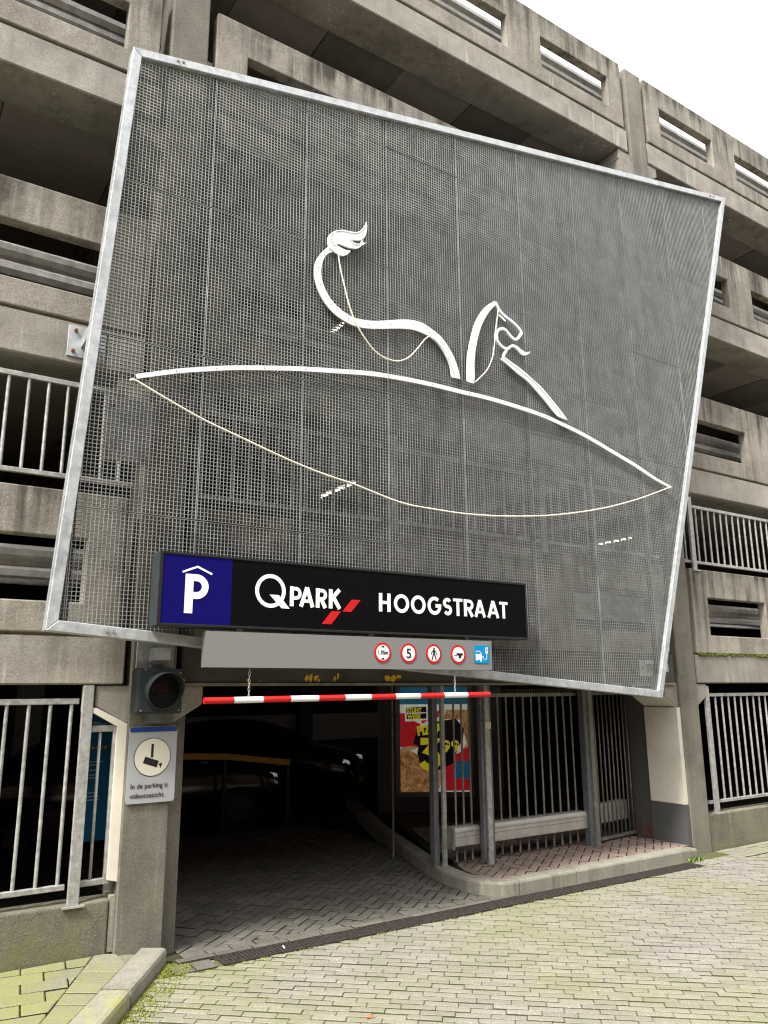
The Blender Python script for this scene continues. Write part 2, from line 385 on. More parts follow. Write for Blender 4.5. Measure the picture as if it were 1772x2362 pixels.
_m = NT('poster_pizza'); _c = _m.mix(_m.rng(_m.noise(11, 5, .75), .38, .62), (.22, .07, .025), (.55, .32, .12)); _c = _m.mix(_m.rng(_m.voro(24), .1, .3, .8, 0.), _c, (.45, .05, .03)); M['pizza'] = _m.set(_c, .4)
M['crust'] = plain('poster_crust', (.48, .27, .12), .4, vary=.3, scale=20)
for _k in ('pred', 'pteal', 'pyellow', 'pwhite', 'pizza', 'crust'):
    _n = M[_k].node_tree; _b = [q for q in _n.nodes if q.type == 'BSDF_PRINCIPLED'][0]
    _n.links.new(_b.inputs['Base Color'].links[0].from_socket, _b.inputs['Emission Color']); _b.inputs['Emission Strength'].default_value = .16   # glow added to the print colours to brighten the poster
M['leaf'] = plain('orange_leaf', (.5, .16, .03), .7)
M['foam'] = plain('cream_foam', (.50, .46, .34), .95, vary=.25, scale=30)

# ================================================================ THE SETTING
g = MB(); g.v = [(-600, -600, -.3), (600, -600, -.3), (600, 600, -.3), (-600, 600, -.3)]; g.f = [(0, 1, 2, 3)]; g.m = [0]
tag(g.build('ground', M['sand'], fix=False), kind='structure')

def brick_mesh(name, l, w, mat, h=.05, c=.005, z=0.):
    mb = MB(); hl, hw = l/2, w/2
    o = [(-hl, -hw), (hl, -hw), (hl, hw), (-hl, hw)]; i = [(-hl+c, -hw+c), (hl-c, -hw+c), (hl-c, hw-c), (-hl+c, hw-c)]
    mb.v = [(x, y, z-h) for x, y in o]+[(x, y, z-c*.8) for x, y in o]+[(x, y, z) for x, y in i]
    for k in range(4):
        k2 = (k+1) % 4; mb.f += [(k, k2, 4+k2, 4+k), (4+k, 4+k2, 8+k2, 8+k)]
    mb.f.append((8, 9, 10, 11)); mb.m = [1, 0]*4+[0]
    return mb.mesh(name, [mat, M['sjoint'] if mat is M['street'] else M['joint']], fix=False)
def poly_brick(mb, poly, z, h=.05, c=.005):
    """a clipped brick: bevelled prism appended to mb"""
    ar = sum(poly[k][0]*poly[(k+1) % len(poly)][1]-poly[(k+1) % len(poly)][0]*poly[k][1] for k in range(len(poly)))
    if ar < 0: poly = poly[::-1]
    cx = sum(p[0] for p in poly)/len(poly); cy = sum(p[1] for p in poly)/len(poly)
    inn = []
    for x, y in poly:
        d = math.hypot(x-cx, y-cy) or 1; k = max(.3, 1-c*1.4/d); inn.append((cx+(x-cx)*k, cy+(y-cy)*k))
    n = len(poly); b = len(mb.v)
    mb.v += [(x, y, z-h) for x, y in poly]+[(x, y, z-c*.8) for x, y in poly]+[(x, y, z) for x, y in inn]
    for k in range(n):
        k2 = (k+1) % n; mb.f += [(b+k, b+k2, b+n+k2, b+n+k), (b+n+k, b+n+k2, b+2*n+k2, b+2*n+k)]
    mb.f.append(tuple(b+2*n+k for k in range(n))); mb.m += [1, 0]*n+[0]
def lay(parent, name, stuff_name, bricks, region, l, w, mat, z, gap=.007, gapw=None, jit=.0035, limit=300, tilt=.006):
    """bricks: (cx,cy,angle); whole ones inside region that show largest become children, the rest one stuff part"""
    gapw = gapw or gap
    me = brick_mesh(name, l-gap, w-gapw, mat); rest = MB(); whole = []
    for (cx, cy, a) in bricks:
        ca, sa = math.cos(a), math.sin(a); hl, hw = (l-gap)/2, (w-gapw)/2
        poly = [(cx+ca*x-sa*y, cy+sa*x+ca*y) for x, y in ((-hl, -hw), (hl, -hw), (hl, hw), (-hl, hw))]
        cl = clip_to(poly, region); ar = area(cl)
        if ar < .12*l*w: continue
        zz = z+random.uniform(-jit, jit)
        if ar > .985*(l-gap)*(w-gapw):
            d = inview((cx, cy, z), 10); whole.append((d if d else 1e9, cx, cy, a+random.uniform(-.012, .012), zz, poly))
        else: poly_brick(rest, cl, zz)
    whole.sort(key=lambda t: t[0])
    for k, (d, cx, cy, a, zz, poly) in enumerate(whole):
        if k < limit and d < 1e8:
            o = bpy.data.objects.new(name, me); COL.objects.link(o); o.parent = parent
            o.location = Vector((cx, cy, zz))-Vector(parent.location); o.rotation_euler = (random.uniform(-tilt, tilt), random.uniform(-tilt, tilt), a)
        else: poly_brick(rest, poly, zz)
    if rest.v:
        o = rest.build(stuff_name, [mat, M['sjoint'] if mat is M['street'] else M['joint']], parent, fix=False); o['kind'] = 'stuff'

# --- street: running bond laid on the diagonal
def sheet(name, poly, z, mat):
    mb = MB(); mb.v = [(x, y, z) for x, y in poly]; mb.f = [tuple(range(len(poly)))]; mb.m = [0]
    return tag(mb.build(name, mat, fix=False), kind='structure')
street = sheet('street', [(-30, -60), (40, -60), (40, -.02), (-30, -.02)], -.024, M['street_far'])
KA, KB = tuple(onZ(376, 2199, .10).xy), tuple(onZ(278, 2313, .10).xy)               # kerb of the left pavement, outer edge
kd = Vector((KB[0]-KA[0], KB[1]-KA[1])).normalized(); KC = (KA[0]+kd.x*9, KA[1]+kd.y*9)
st_region = [(2.165, -.48), (KC[0]+.03, KC[1]), (12, KC[1]), (17, -.48)]
bed = MB(); bed.v = [(x, y, -.013) for x, y in ((1.9, -.30), (KC[0], KC[1]), (12, KC[1]), (17, -.02), (8.5, -.02), (8.5, -.30))]; bed.f = [tuple(range(6))]; bed.m = [0]; bed.build('joint_bed', M['sjoint'], street, fix=False)
L1, W1 = .23, .081; A1 = R(-41.5); ca, sa = math.cos(A1), math.sin(A1); br = []
for j in range(-140, 160):
    off = (.5 if j % 2 else 0)*L1+random.uniform(-.02, .02)+L1*.12*((j % 4) > 1)
    for i in range(-70, 70):
        u = i*L1+off; v = j*W1; x, y = 6+ca*u-sa*v, -4+sa*u+ca*v
        if -6 < x < 17.5 and -8 < y < -.3: br.append((x, y, A1))
_t = (-.48-KA[1])/kd.y; st_front = [(KA[0]+kd.x*_t+.012, -.48), (KC[0]+.012, KC[1]), (12, KC[1]), (17, -.48)]
lay(street, 'brick', 'brick_paving', br, st_front, L1, W1, M['street'], .0, gap=.004, gapw=.017, limit=300)
# a strip of bricks right of the drain against the low wall
br = [(8.75+i*.215, -.075-j*.105, 0) for i in range(40) for j in range(4)]
lay(street, 'edge_brick', 'edge_brick_paving', br, [(9.42, -.475), (17, -.475), (17, -.02), (9.42, -.02)], .21, .10, M['street'], .0, limit=60)
br = [(8.66+i*.1, -.37, R(90)) for i in range(8)]
lay(street, 'edge_brick', 'edge_brick_paving', br, [(8.6, -.475), (9.415, -.475), (9.415, -.25), (8.6, -.25)], .21, .10, M['street'], .0, limit=60)
br = [(2.62+i*.235, -.515, 0) for i in range(60)]

# --- drive into the garage: herringbone with a soldier course along the drain
drive = sheet('entrance_drive', [(2.2, -.24), (6.2, -.24), (6.2, 6), (16, 16), (-6, 16), (-6, 1.2), (2.2, 1.2)], -.012, M['joint'])
def herring(x0, x1, y0, y1, ang, w=.105):
    out = []; c, s = math.cos(ang), math.sin(ang)
    for i in range(-90, 90):
        for j in range(-90, 90):
            k = (i-j) % 4
            if k == 0: u, v, a = i+1, j+.5, 0
            elif k == 3: u, v, a = i+.5, j+1, math.pi/2
            else: continue
            x, y = 4+(c*u-s*v)*w, 1.5+(s*u+c*v)*w
            if x0 < x < x1 and y0 < y < y1: out.append((x, y, a+ang))
    return out
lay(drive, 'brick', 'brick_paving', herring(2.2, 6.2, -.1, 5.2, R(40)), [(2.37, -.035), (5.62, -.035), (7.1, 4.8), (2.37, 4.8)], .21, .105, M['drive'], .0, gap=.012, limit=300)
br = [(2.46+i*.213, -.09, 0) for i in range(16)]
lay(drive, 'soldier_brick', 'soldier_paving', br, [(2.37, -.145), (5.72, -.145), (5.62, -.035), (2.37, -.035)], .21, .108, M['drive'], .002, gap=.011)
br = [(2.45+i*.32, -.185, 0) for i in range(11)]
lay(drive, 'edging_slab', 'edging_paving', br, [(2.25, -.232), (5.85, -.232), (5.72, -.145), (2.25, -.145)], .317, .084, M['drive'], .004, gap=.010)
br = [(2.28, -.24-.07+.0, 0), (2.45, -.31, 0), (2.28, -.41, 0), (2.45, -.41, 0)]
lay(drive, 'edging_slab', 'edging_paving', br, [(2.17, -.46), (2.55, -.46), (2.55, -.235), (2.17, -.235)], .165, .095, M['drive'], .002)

# --- raised walk beside the drive, under the gate (red herringbone inside a kerb)
ZK = .13
walk = sheet('gate_pavement', [(5.62, -.05), (9.0, -.05), (9.0, 6), (8.0, 6), (5.9, 1.2), (5.62, .55)], ZK-.03, M['joint'])
lay(walk, 'brick', 'brick_paving', herring(5.4, 9.1, -.2, 3.2, R(38), .10), [(5.78, -.045), (8.87, -.045), (8.87, 3.0), (6.75, 3.0), (5.95, 1.05), (5.72, .5), (5.66, .15)], .20, .10, M['redbrick'], ZK-.002, gap=.011, limit=300)
# kerb stones
def kerb_stone(parent, path, w, z0, z1, mat, rad=.025):
    """path = front edge (x,y) points; stone lies to the left of the travel direction"""
    P = [Vector(p) for p in path]; N = len(P); mb = MB(); prof = [(0, z0), (0, z1-rad), (rad*.35, z1-rad*.3), (rad*1.1, z1), (w, z1), (w, z0)]
    for k in range(N):
        d = (P[min(k+1, N-1)]-P[max(k-1, 0)]).normalized(); n = Vector((-d.y, d.x))
        mb.v += [tuple((P[k]+n*o).to_3d()+Vector((0, 0, z))) for o, z in prof]
    q = len(prof)
    for k in range(N-1):
        for j in range(q): mb.f.append((k*q+j, (k+1)*q+j, (k+1)*q+(j+1) % q, k*q+(j+1) % q))
    mb.f += [tuple(range(q)), tuple((N-1)*q+j for j in range(q-1, -1, -1))]; mb.m = [0]*len(mb.f)
    return mb.build('kerb_stone', mat, parent)
kerb = thing('kerb', (6, 0, 0), 'concrete kerb curving round the gate pavement into the garage drive', 'kerb')
KW = .17
# travel direction chosen so that the pavement is on the left: along +x on the street side
edge = [(5.88, -.19)]
for x0, x1 in ((5.895, 6.72), (6.732, 7.74), (7.752, 8.72)):
    kerb_stone(kerb, [(x0, -.19), (x1, -.19+.0)], KW, -.06, ZK, M['kerb'])
kerb_stone(kerb, [(8.735, -.185), (8.86, -.17)], KW-.02, -.06, ZK-.015, M['kerb'])
cv = [(5.52, .62), (5.495, .40), (5.50, .20), (5.535, .03), (5.60, -.10), (5.70, -.165), (5.80, -.188), (5.883, -.19)]
kerb_stone(kerb, cv, KW, -.06, ZK, M['kerb'])
inn = [(7.6, 6.2), (6.98, 4.72), (6.37, 3.25), (5.92, 1.95), (5.62, 1.05), (5.523, .64)]
for k in range(len(inn)-1):
    a, b = Vector(inn[k]), Vector(inn[k+1]); kerb_stone(kerb, [tuple(a.lerp(b, .008)), tuple(a.lerp(b, .992))], KW, -.06, ZK, M['kerb'])

# --- left pavement: tiles, kerb
ZP = .10
lp = sheet('left_pavement', [(-6, .02), (1.9, .02), (2.05, -.1), (KC[0]-.15, KC[1]), (-6, KC[1])], ZP-.03, M['tile'])
kn = Vector((kd.y, -kd.x))                       # pointing to the pavement side
if kn.x > 0: kn = -kn
def koff(p, o): return (p[0]+kn.x*o, p[1]+kn.y*o)
kerb2 = thing('kerb', (1.7, -1, 0), 'mossy cracked concrete kerb beside the left pavement below the column', 'kerb')
tpos = [-.12, .745, 1.74, 2.75, 3.76, 4.8]
K0 = Vector(KA)
for k in range(5):
    a = K0+kd*(tpos[k]+(.02 if k == 1 else .007)); b = K0+kd*(tpos[k+1]-.007)
    kerb_stone(kerb2, [tuple(b), tuple(a)] if True else None, .20, -.06, ZP+.005, M['kerb'] if k == 0 else M['kerb_moss'], .03)
# tiles: a band along the kerb and rows along the wall, meeting in a mitre
tm = []
band = MB()
def tile(poly):
    if area(poly) < .004: return
    mb = MB(); poly_brick(mb, poly, ZP+random.uniform(-.004, .004), .045, .006); mb.build('paving_tile', [M['tile'], M['joint']], lp, fix=False)
mit0, mit1 = (1.70, -.02), (.72, -1.9)
bandline = lambda o: (koff(KA, o), koff((KA[0]+kd.x*6, KA[1]+kd.y*6), o))
for k in range(-2, 17):
    a, b = k*.2+random.uniform(-.004, .004), k*.2+.2
    p0, p1 = K0+kd*(a+.007), K0+kd*(b-.007)
    poly = [koff(p0, .208), koff(p1, .208), koff(p1, .56), koff(p0, .56)]
    poly = clip(poly, (-9, -.012), (9, -.012)) if False else clip(poly, (9, -.015), (-9, -.015)) if False else poly
    poly = [q for q in poly]
    c2 = clip_to(poly if area(poly) else poly, [(-6, -7), (1.86, -7), (1.86, -.012), (-6, -.012)])
    c2 = clip(c2, mit1, mit0) if False else c2
    if len(c2) > 2:
        c2 = clip(c2, (mit1[0]+.004, mit1[1]), (mit0[0]+.004, mit0[1])) if False else clip(c2, (mit0[0]+.004, mit0[1]), (mit1[0]+.004, mit1[1]))
    if len(c2) > 2: tile(c2)
ang = R(-9); ca2, sa2 = math.cos(ang), math.sin(ang)
for j in range(0, 12):
    for i in range(-9, 5):
        u = i*.30+(.15 if j % 2 else 0); v = -j*.20+.06
        q = [(u+.005, v-.191), (u+.295, v-.191), (u+.295, v-.008), (u+.005, v-.008)]
        q = [(1.2+ca2*x-sa2*y, sa2*x+ca2*y) for x, y in q]
        c2 = clip_to(q, [(-6, -4), (2, -4), (2, -.012), (-6, -.012)])
        if len(c2) > 2: c2 = clip(c2, (mit1[0]-.004, mit1[1]), (mit0[0]-.004, mit0[1]))
        if len(c2) > 2 and inview((c2[0][0], c2[0][1], ZP), 400): tile(c2)

# --- drain channel
drain = thing('drain_channel', (5.5, -.35, 0), 'long rusty iron drain grating between street and garage drive', 'drain')
DX0, DX1, DY0, DY1 = 2.575, 8.56, -.455, -.245
MB().box(DX0, DX1, DY0, DY1, -.12, -.045).build('channel', M['pit'], drain)
nsec = 6; ls = (DX1-DX0)/nsec
gm = MB(); gl = ls-.01
gm.box(0, gl, 0, .016, -.03, .004); gm.box(0, gl, DY1-DY0-.016, DY1-DY0, -.03, .004); gm.box(0, .012, .016, DY1-DY0-.016, -.03, .003); gm.box(gl-.012, gl, .016, DY1-DY0-.016, -.03, .003)
gm.box(.012, gl-.012, .098, .108, -.025, .0005)
nb = 28
for k in range(nb):
    x = .02+(gl-.05)*k/(nb-1); gm.box(x, x+.014, .0155, DY1-DY0-.0155, -.028, .0025)
gme = gm.mesh('grating', M['iron'])
for k in range(nsec):
    o = link('grating', gme, drain, (DX0+k*ls+.005, DY0, 0)); o.rotation_euler = (random.uniform(-.006, .006), random.uniform(-.004, .004), 0)

# ================================================================ THE GARAGE
garage = thing('parking_garage', (5.5, 3, 0), 'weathered grey concrete multi-storey parking garage with slotted parapets', 'building')
BAY = 7.15; CW = .38; COLX = [1.85+BAY*k for k in (-1, 0, 1, 2, 3)]
LV = [2.11, 4.80, 7.48, 10.14]          # underside of each edge beam
BH = .38; PH = 1.16; DEPTH = 14.0
for ci, x in enumerate(COLX):
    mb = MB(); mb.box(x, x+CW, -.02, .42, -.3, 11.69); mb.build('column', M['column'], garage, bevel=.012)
    for lv in LV:
        cb = MB(); pl = [(x-.26, lv-.012), (x-.26, lv-.17), (x-.02, lv-.31), (x+CW+.02, lv-.31), (x+CW+.26, lv-.17), (x+CW+.26, lv-.012)]
        cb.prism(pl, lambda u, v, w: (u, w, v), .02, .5)
        cb.build('corbel', M['beam'], garage, bevel=.01)
SL = [(.82, 2.23), (2.90, 4.64), (5.30, 6.72)]
for bi in range(4):
    x0 = COLX[bi]; a, b = x0+.47, x0+BAY-.11
    for li, lv in enumerate(LV):
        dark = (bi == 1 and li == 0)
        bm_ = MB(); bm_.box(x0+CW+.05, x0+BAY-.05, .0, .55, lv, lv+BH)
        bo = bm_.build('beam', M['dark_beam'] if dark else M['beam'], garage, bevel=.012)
        # slotted parapet
        zb = lv+BH+.022; xs = [a]+[x0+t for s in SL for t in s]+[b]; zs = [zb, lv+.65, lv+1.175, lv+BH+PH+.03]
        pm = MB(); grid_panel(pm, xs, zs, lambda i, j: not (j == 1 and i in (1, 3, 5)), -.012, .115)
        pm.build('parapet', M['parapet'], garage, bevel=.012, seg=2)
        # bearing pads under the parapet: thin dark joint
        MB().box(a+.05, b-.05, .03, .10, lv+BH-.004, zb+.004).build('joint', M['soffit'], garage)
# floor slabs, ceiling planks
XL, XR = COLX[0]-.2, COLX[-1]+.6
for li, lv in enumerate(LV):
    zt = lv+.30
    n = 0; x = XL
    base = [None, None]
    while x < XR:
        zz = zt+.012*(n % 2)
        if -1 < x < 22:
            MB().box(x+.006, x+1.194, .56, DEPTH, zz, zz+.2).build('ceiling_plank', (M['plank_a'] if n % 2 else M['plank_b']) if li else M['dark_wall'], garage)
        else: MB().box(x+.006, x+1.194, .56, DEPTH, zz, zz+.2).build('ceiling_plank', M['plank_b'], garage)
        x += 1.2; n += 1
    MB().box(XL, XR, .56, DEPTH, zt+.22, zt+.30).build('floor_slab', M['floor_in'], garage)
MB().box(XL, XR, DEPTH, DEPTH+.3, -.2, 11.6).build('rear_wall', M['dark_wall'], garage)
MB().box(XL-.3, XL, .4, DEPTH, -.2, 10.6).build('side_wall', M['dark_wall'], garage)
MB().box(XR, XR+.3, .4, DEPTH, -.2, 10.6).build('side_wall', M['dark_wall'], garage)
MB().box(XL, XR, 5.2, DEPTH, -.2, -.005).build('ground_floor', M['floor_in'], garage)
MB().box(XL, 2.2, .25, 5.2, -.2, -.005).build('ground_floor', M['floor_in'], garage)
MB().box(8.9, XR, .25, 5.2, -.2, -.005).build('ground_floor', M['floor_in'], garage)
for x in COLX:
    for y in (5.6, 10.8): MB().box(x, x+.35, y, y+.35, -.02, 2.4).build('interior_column', M['dark_wall'], garage)
    for lv in LV[1:]: MB().box(x+.02, x+.34, .56, DEPTH, lv-.12, lv+.3).build('cross_beam', M['soffit'], garage)
MB().box(4.5, 14.5, 11.0, 11.15, .85, 1.48).build('interior_parapet', plain('pale_inner_wall', (.55, .55, .56), .8), garage)
# lower flange of the beam over the entrance
MB().box(2.29, 8.94, -.02, .03, 2.092, 2.118).build('beam_flange', M['flange'], garage)
# low walls with railings either side
for bi, z0, zt in ((0, .0, .48), (2, -.1, .44), (3, -.1, .44)):
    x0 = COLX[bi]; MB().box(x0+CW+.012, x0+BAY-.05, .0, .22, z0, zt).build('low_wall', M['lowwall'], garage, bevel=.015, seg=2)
MB().box(1.805, 1.848, .01, .21, .1, .50).build('wall_joint', M['kerb'], garage)
# reveal of the entrance: white wall over a grey plinth, then a rusty steel pier
MB().box(8.93, 9.0, .0, .52, .60, 1.80).build('entrance_reveal', M['cream'], garage)
MB().box(8.925, 9.0, -.01, .525, .02, .60).build('plinth', M['greybase'], garage)
MB().box(8.97, 9.12, .525, .95, .02, 2.1).build('steel_pier', M['rust_pier'], garage)
for z in (.35, .8, 1.3, 1.75): MB().tube([(8.972, .72, z), (8.955, .72, z)], .012, 6).build('pier_bolt', M['rust'], garage)
cb = MB(); cb.prism([(8.74, 2.09), (8.74, 1.935), (8.985, 1.795), (9.0, 1.795), (9.0, 2.09)], lambda u, v, w: (u, w, v), .03, .53); cb.build('painted_corbel', M['cream'], garage)
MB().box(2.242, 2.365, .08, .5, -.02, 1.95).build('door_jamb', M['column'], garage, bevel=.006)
# cream trim and foam along the left column
tr = MB(); tr.prism([(1.775, .62), (1.85, .60), (1.85, 1.795), (1.60, 1.925), (1.53, 1.925), (1.53, 2.095), (1.49, 2.095), (1.49, 1.90), (1.58, 1.885), (1.775, 1.775)], lambda u, v, w: (u, w, v), .005, .06); tr.build('cream_trim', M['cream'], garage)
random.seed(11)
# flaking yellow paint on the beam
for (px, py, w, h) in ((3.49, 2.16, .03, .06), (3.535, 2.17, .022, .09), (3.59, 2.165, .035, .07), (3.62, 2.14, .02, .03), (3.79, 2.155, .02, .05), (3.83, 2.18, .018, .06), (4.40, 2.165, .05, .07), (4.47, 2.165, .06, .085), (4.54, 2.18, .05, .04), (2.90, 2.145, .03, .03), (2.30, 2.14, .035, .03), (3.02, 2.135, .012, .012)):
    n = 9; pts = []
    for k in range(n):
        a = 2*math.pi*k/n; r = random.uniform(.55, 1.1); pts.append((px+math.cos(a)*w*r*.8+.25*h*math.sin(a)*.5, py+math.sin(a)*h*r*.6))
    flat_shape('paint_flake', [pts], M['yellow'], -.0025, .003, garage)

# moss along the ledge of the right bay
ms = MB()
for k in range(260):
    x = 9.5+random.random()**1.2*3.2; z = 2.495+random.uniform(-.012, .012); r = random.uniform(.006, .02)*(1.4 if 11 < x < 11.6 or x < 10.3 else .8)
    ms.tube([(x-r, -.004, z), (x, -.014, z-.002), (x+r, -.004, z)], [r*.2, r*.7, r*.2], 5)
tag(ms.build('ledge_moss', M['moss'], garage), kind='stuff')

# ---------------------------------------------------------------- railings
def railing(label, x0, x1, z0, z1, y=.08, step=.15, posts=(), group=None, skip=None):
    t = thing('railing', ((x0+x1)/2, y, z0), label, 'railing', group)
    MB().box(x0, x1, y-.02, y+.02, z1-.045, z1).build('top_rail', M['rail'], t, bevel=.004)
    MB().box(x0, x1, y-.02, y+.02, z0, z0+.04).build('bottom_rail', M['rail'], t, bevel=.004)
    bme = MB().tube([(0, 0, z0+.035), (0, 0, z1-.04)], .0148, 8, False).mesh('bar', M['rail'], True)
    x = x0+step*.6
    while x < x1-.03:
        if not any(abs(x-p) < .06 for p in posts):
            o = link('bar', bme, t, (x, y, 0)); o.rotation_euler = (0, 0, random.random()*3)
        x += step
    for p in posts:
        MB().box(p-.042, p+.042, y-.06, y-.022, z0-.11, z1+.10).build('post', M['rail'], t, bevel=.004)
        MB().box(p-.08, p+.08, y-.09, y+.03, z0-.122, z0-.109).build('base_plate', M['rail'], t)
    return t
railing('galvanised bar railing above the left low wall beside the camera notice', -4.8, 1.47, .58, 2.0, .06, .157, (1.53,))
sm = thing('railing', (1.66, .06, .58), 'narrow galvanised railing panel filling the gap beside the left column', 'railing')
MB().box(1.575, 1.80, .04, .08, 1.735, 1.785).build('top_rail', M['rail'], sm, bevel=.004); MB().box(1.575, 1.80, .04, .08, .585, .63).build('bottom_rail', M['rail'], sm, bevel=.004)
MB().box(1.755, 1.80, .038, .082, .585, 1.787).build('stile', M['rail'], sm, bevel=.004); MB().tube([(1.655, .06, .62), (1.655, .06, 1.74)], .0125, 8).build('bar', M['rail'], sm, smooth=True)
railing('galvanised bar railing above the right low wall beside the mossy ledge', 9.52, 16.0, .55, 1.975, .09, .15, (9.66, 12.2, 14.6))
railing('galvanised bar railing above the right end of the next low wall', 16.7, 23.2, .55, 1.975, .09, .15, (16.9, 19.6))
gl_ = 'galvanised bar railings on top of the first parapets'
railing('first floor bar railing left of the mesh screen', -4.8, 1.78, 3.79, 4.65, .05, .155, (-1.4,))
railing('first floor bar railing hidden behind the mesh screen', 2.3, 8.9, 3.77, 4.64, .05, .155, (4.5, 6.7))
railing('first floor bar railing right of the mesh screen', 9.42, 16.05, 3.77, 4.63, .05, .15, (9.62, 11.75, 14.0))

# ---------------------------------------------------------------- guard rails behind the slots
def guard(label, x0, x1, z, y=.42, pipe=False):
    t = thing('guard_rail', ((x0+x1)/2, y, z), label, 'guard rail')
    pr = [(-.02, -.155), (.0, -.155), (.045, -.115), (.045, -.06), (.0, -.02), (.0, .02), (.045, .06), (.045, .115), (.0, .155), (-.02, .155)]
    pf = [(-a, b) for a, b in pr]; mb = MB()
    mb.prism([(u, v) for u, v in pf], lambda u, v, w: (w, y+u, z+v), x0, x1); mb.build('rail', M['guard'], t)
    x = x0+.5
    while x < x1:
        MB().box(x, x+.08, y+.03, y+.12, z-.72, z+.17).build('post', M['guard'], t); x += 2.2
    if pipe: MB().tube([(x0, y-.12, z-.17), (x1, y-.12, z-.17)], .024, 8).build('pipe', M['rail'], t, smooth=True)
names = ['first floor', 'second floor', 'third floor', 'roof']
sides = ['left of the mesh screen', 'behind the mesh screen', 'right of the mesh screen', 'in the far right bay']
for li, lv in enumerate(LV):
    for bi in range(4):
        guard('steel guard rail behind the %s parapet slots %s' % (names[li], sides[bi]), COLX[bi]+CW+.03, COLX[bi]+BAY-.03, lv+(1.0, 1.04, 1.16, 1.33)[li], pipe=(li == 0))

# ---------------------------------------------------------------- fluorescent tubes seen through the screen
for (x, y0_, y1_, z, lb) in ((5.7, 2.75, 3.85, 5.04, 'lit fluorescent tube on the first floor ceiling behind the screen'), (5.7, 3.1, 4.2, 7.72, 'lit fluorescent tube on the second floor ceiling behind the screen'), (12.7, 3.5, 4.4, 5.04, 'lit fluorescent tube on the first floor ceiling near the right column')):
    t = thing('fluorescent_lamp', (x, y0_, z), lb, 'lamp')
    MB().box(x-.05, x+.05, y0_, y1_, z, z+.05).build('lamp_housing', M['guard'], t)
    MB().tube([(x, y0_+.03, z-.02), (x, y1_-.03, z-.02)], .018, 8).build('tube', M['tubelight'], t, smooth=True)

# ================================================================ THE MESH SCREEN
YM = -.35
screen = thing('mesh_screen', (5, YM, 2.2), 'huge slanted galvanised frame of square wire mesh hung on the facade', 'screen')
QO = [(1.09, 2.50), (8.16, 1.93), (10.81, 9.81), (1.40, 7.83)]      # BL BR TR TL (outer, x-z)
def inset(q, d):
    out = []; n = len(q)
    def line(k):
        a, b = Vector(q[k]), Vector(q[(k+1) % n]); t = (b-a).normalized(); nn = Vector((-t.y, t.x)); return a+nn*d, t
    for k in range(n):
        (p1, t1), (p2, t2) = line(k-1), line(k); den = t1.x*t2.y-t1.y*t2.x
        s = ((p2.x-p1.x)*t2.y-(p2.y-p1.y)*t2.x)/den; out.append(tuple(p1+t1*s))
    return out
QI = inset(QO, .085); QM = inset(QO, .06)
for k in range(4):
    k2 = (k+1) % 4; mb = MB(); poly = [QO[k], QO[k2], QI[k2], QI[k]]
    if k in (1, 3): poly = [(Vector(p)+ (Vector(poly[(i+1) % 4])-Vector(p))*0) for i, p in enumerate(poly)]; poly = [tuple(p) for p in poly]
    mb.prism(poly, lambda u, v, w: (u, w, v), YM-.045, YM+.085); mb.build('frame_member', M['galv'], screen, bevel=.005)
VX = [2.22+k*.995-.995*2 for k in range(12)]; VZ = [1.97+k*1.505 for k in range(7)]
PITCH_ = .0333
def interval(q, axis, c):
    """interval of the other coordinate where the line coord[axis]=c crosses convex polygon q"""
    v = []; n = len(q)
    for k in range(n):
        a, b = q[k], q[(k+1) % n]
        if (a[axis]-c)*(b[axis]-c) < 0:
            t = (c-a[axis])/(b[axis]-a[axis]); v.append(a[1-axis]+(b[1-axis]-a[1-axis])*t)
    return (min(v), max(v)) if len(v) > 1 else None
WV, WH_ = .0042, .0032
for i in range(len(VX)-1):
    for j in range(len(VZ)-1):
        gpx, gpz = .003, .006
        rect = [(VX[i]+gpx, VZ[j]+gpz), (VX[i+1]-gpx, VZ[j]+gpz), (VX[i+1]-gpx, VZ[j+1]-gpz), (VX[i]+gpx, VZ[j+1]-gpz)]
        q = clip_to(rect, QM)
        if len(q) < 3 or area(q) < .01: continue
        mb = MB(); yo = random.uniform(-.004, .004)
        nv = round((VX[i+1]-VX[i])/PITCH_); nh = round((VZ[j+1]-VZ[j])/PITCH_)
        for k in range(nv+1):
            x = VX[i]+gpx+WV/2+(VX[i+1]-VX[i]-2*gpx-WV)*k/nv; iv = interval(q, 0, x)
            ew = .0030 if k in (0, nv) else WV/2; x = x+(.001 if k == 0 else -.001 if k == nv else 0)
            if iv and iv[1]-iv[0] > .01: mb.box(x-ew, x+ew, YM-.006+yo, YM+.003+yo, iv[0], iv[1])
        for k in range(nh+1):
            z = VZ[j]+gpz+WH_/2+(VZ[j+1]-VZ[j]-2*gpz-WH_)*k/nh; iv = interval(q, 1, z)
            if iv and iv[1]-iv[0] > .01: mb.box(iv[0], iv[1], YM-.0045+yo, YM+.0215+yo, z-WH_/2, z+WH_/2)
        mb.build('mesh_panel', M['mesh'], screen, fix=False)
for x in VX[1:-1]:
    iv = interval(QM, 0, x)
    if iv: MB().box(x-.03, x+.03, YM+.02, YM+.055, iv[0], iv[1]).build('strut', M['strut'], screen)
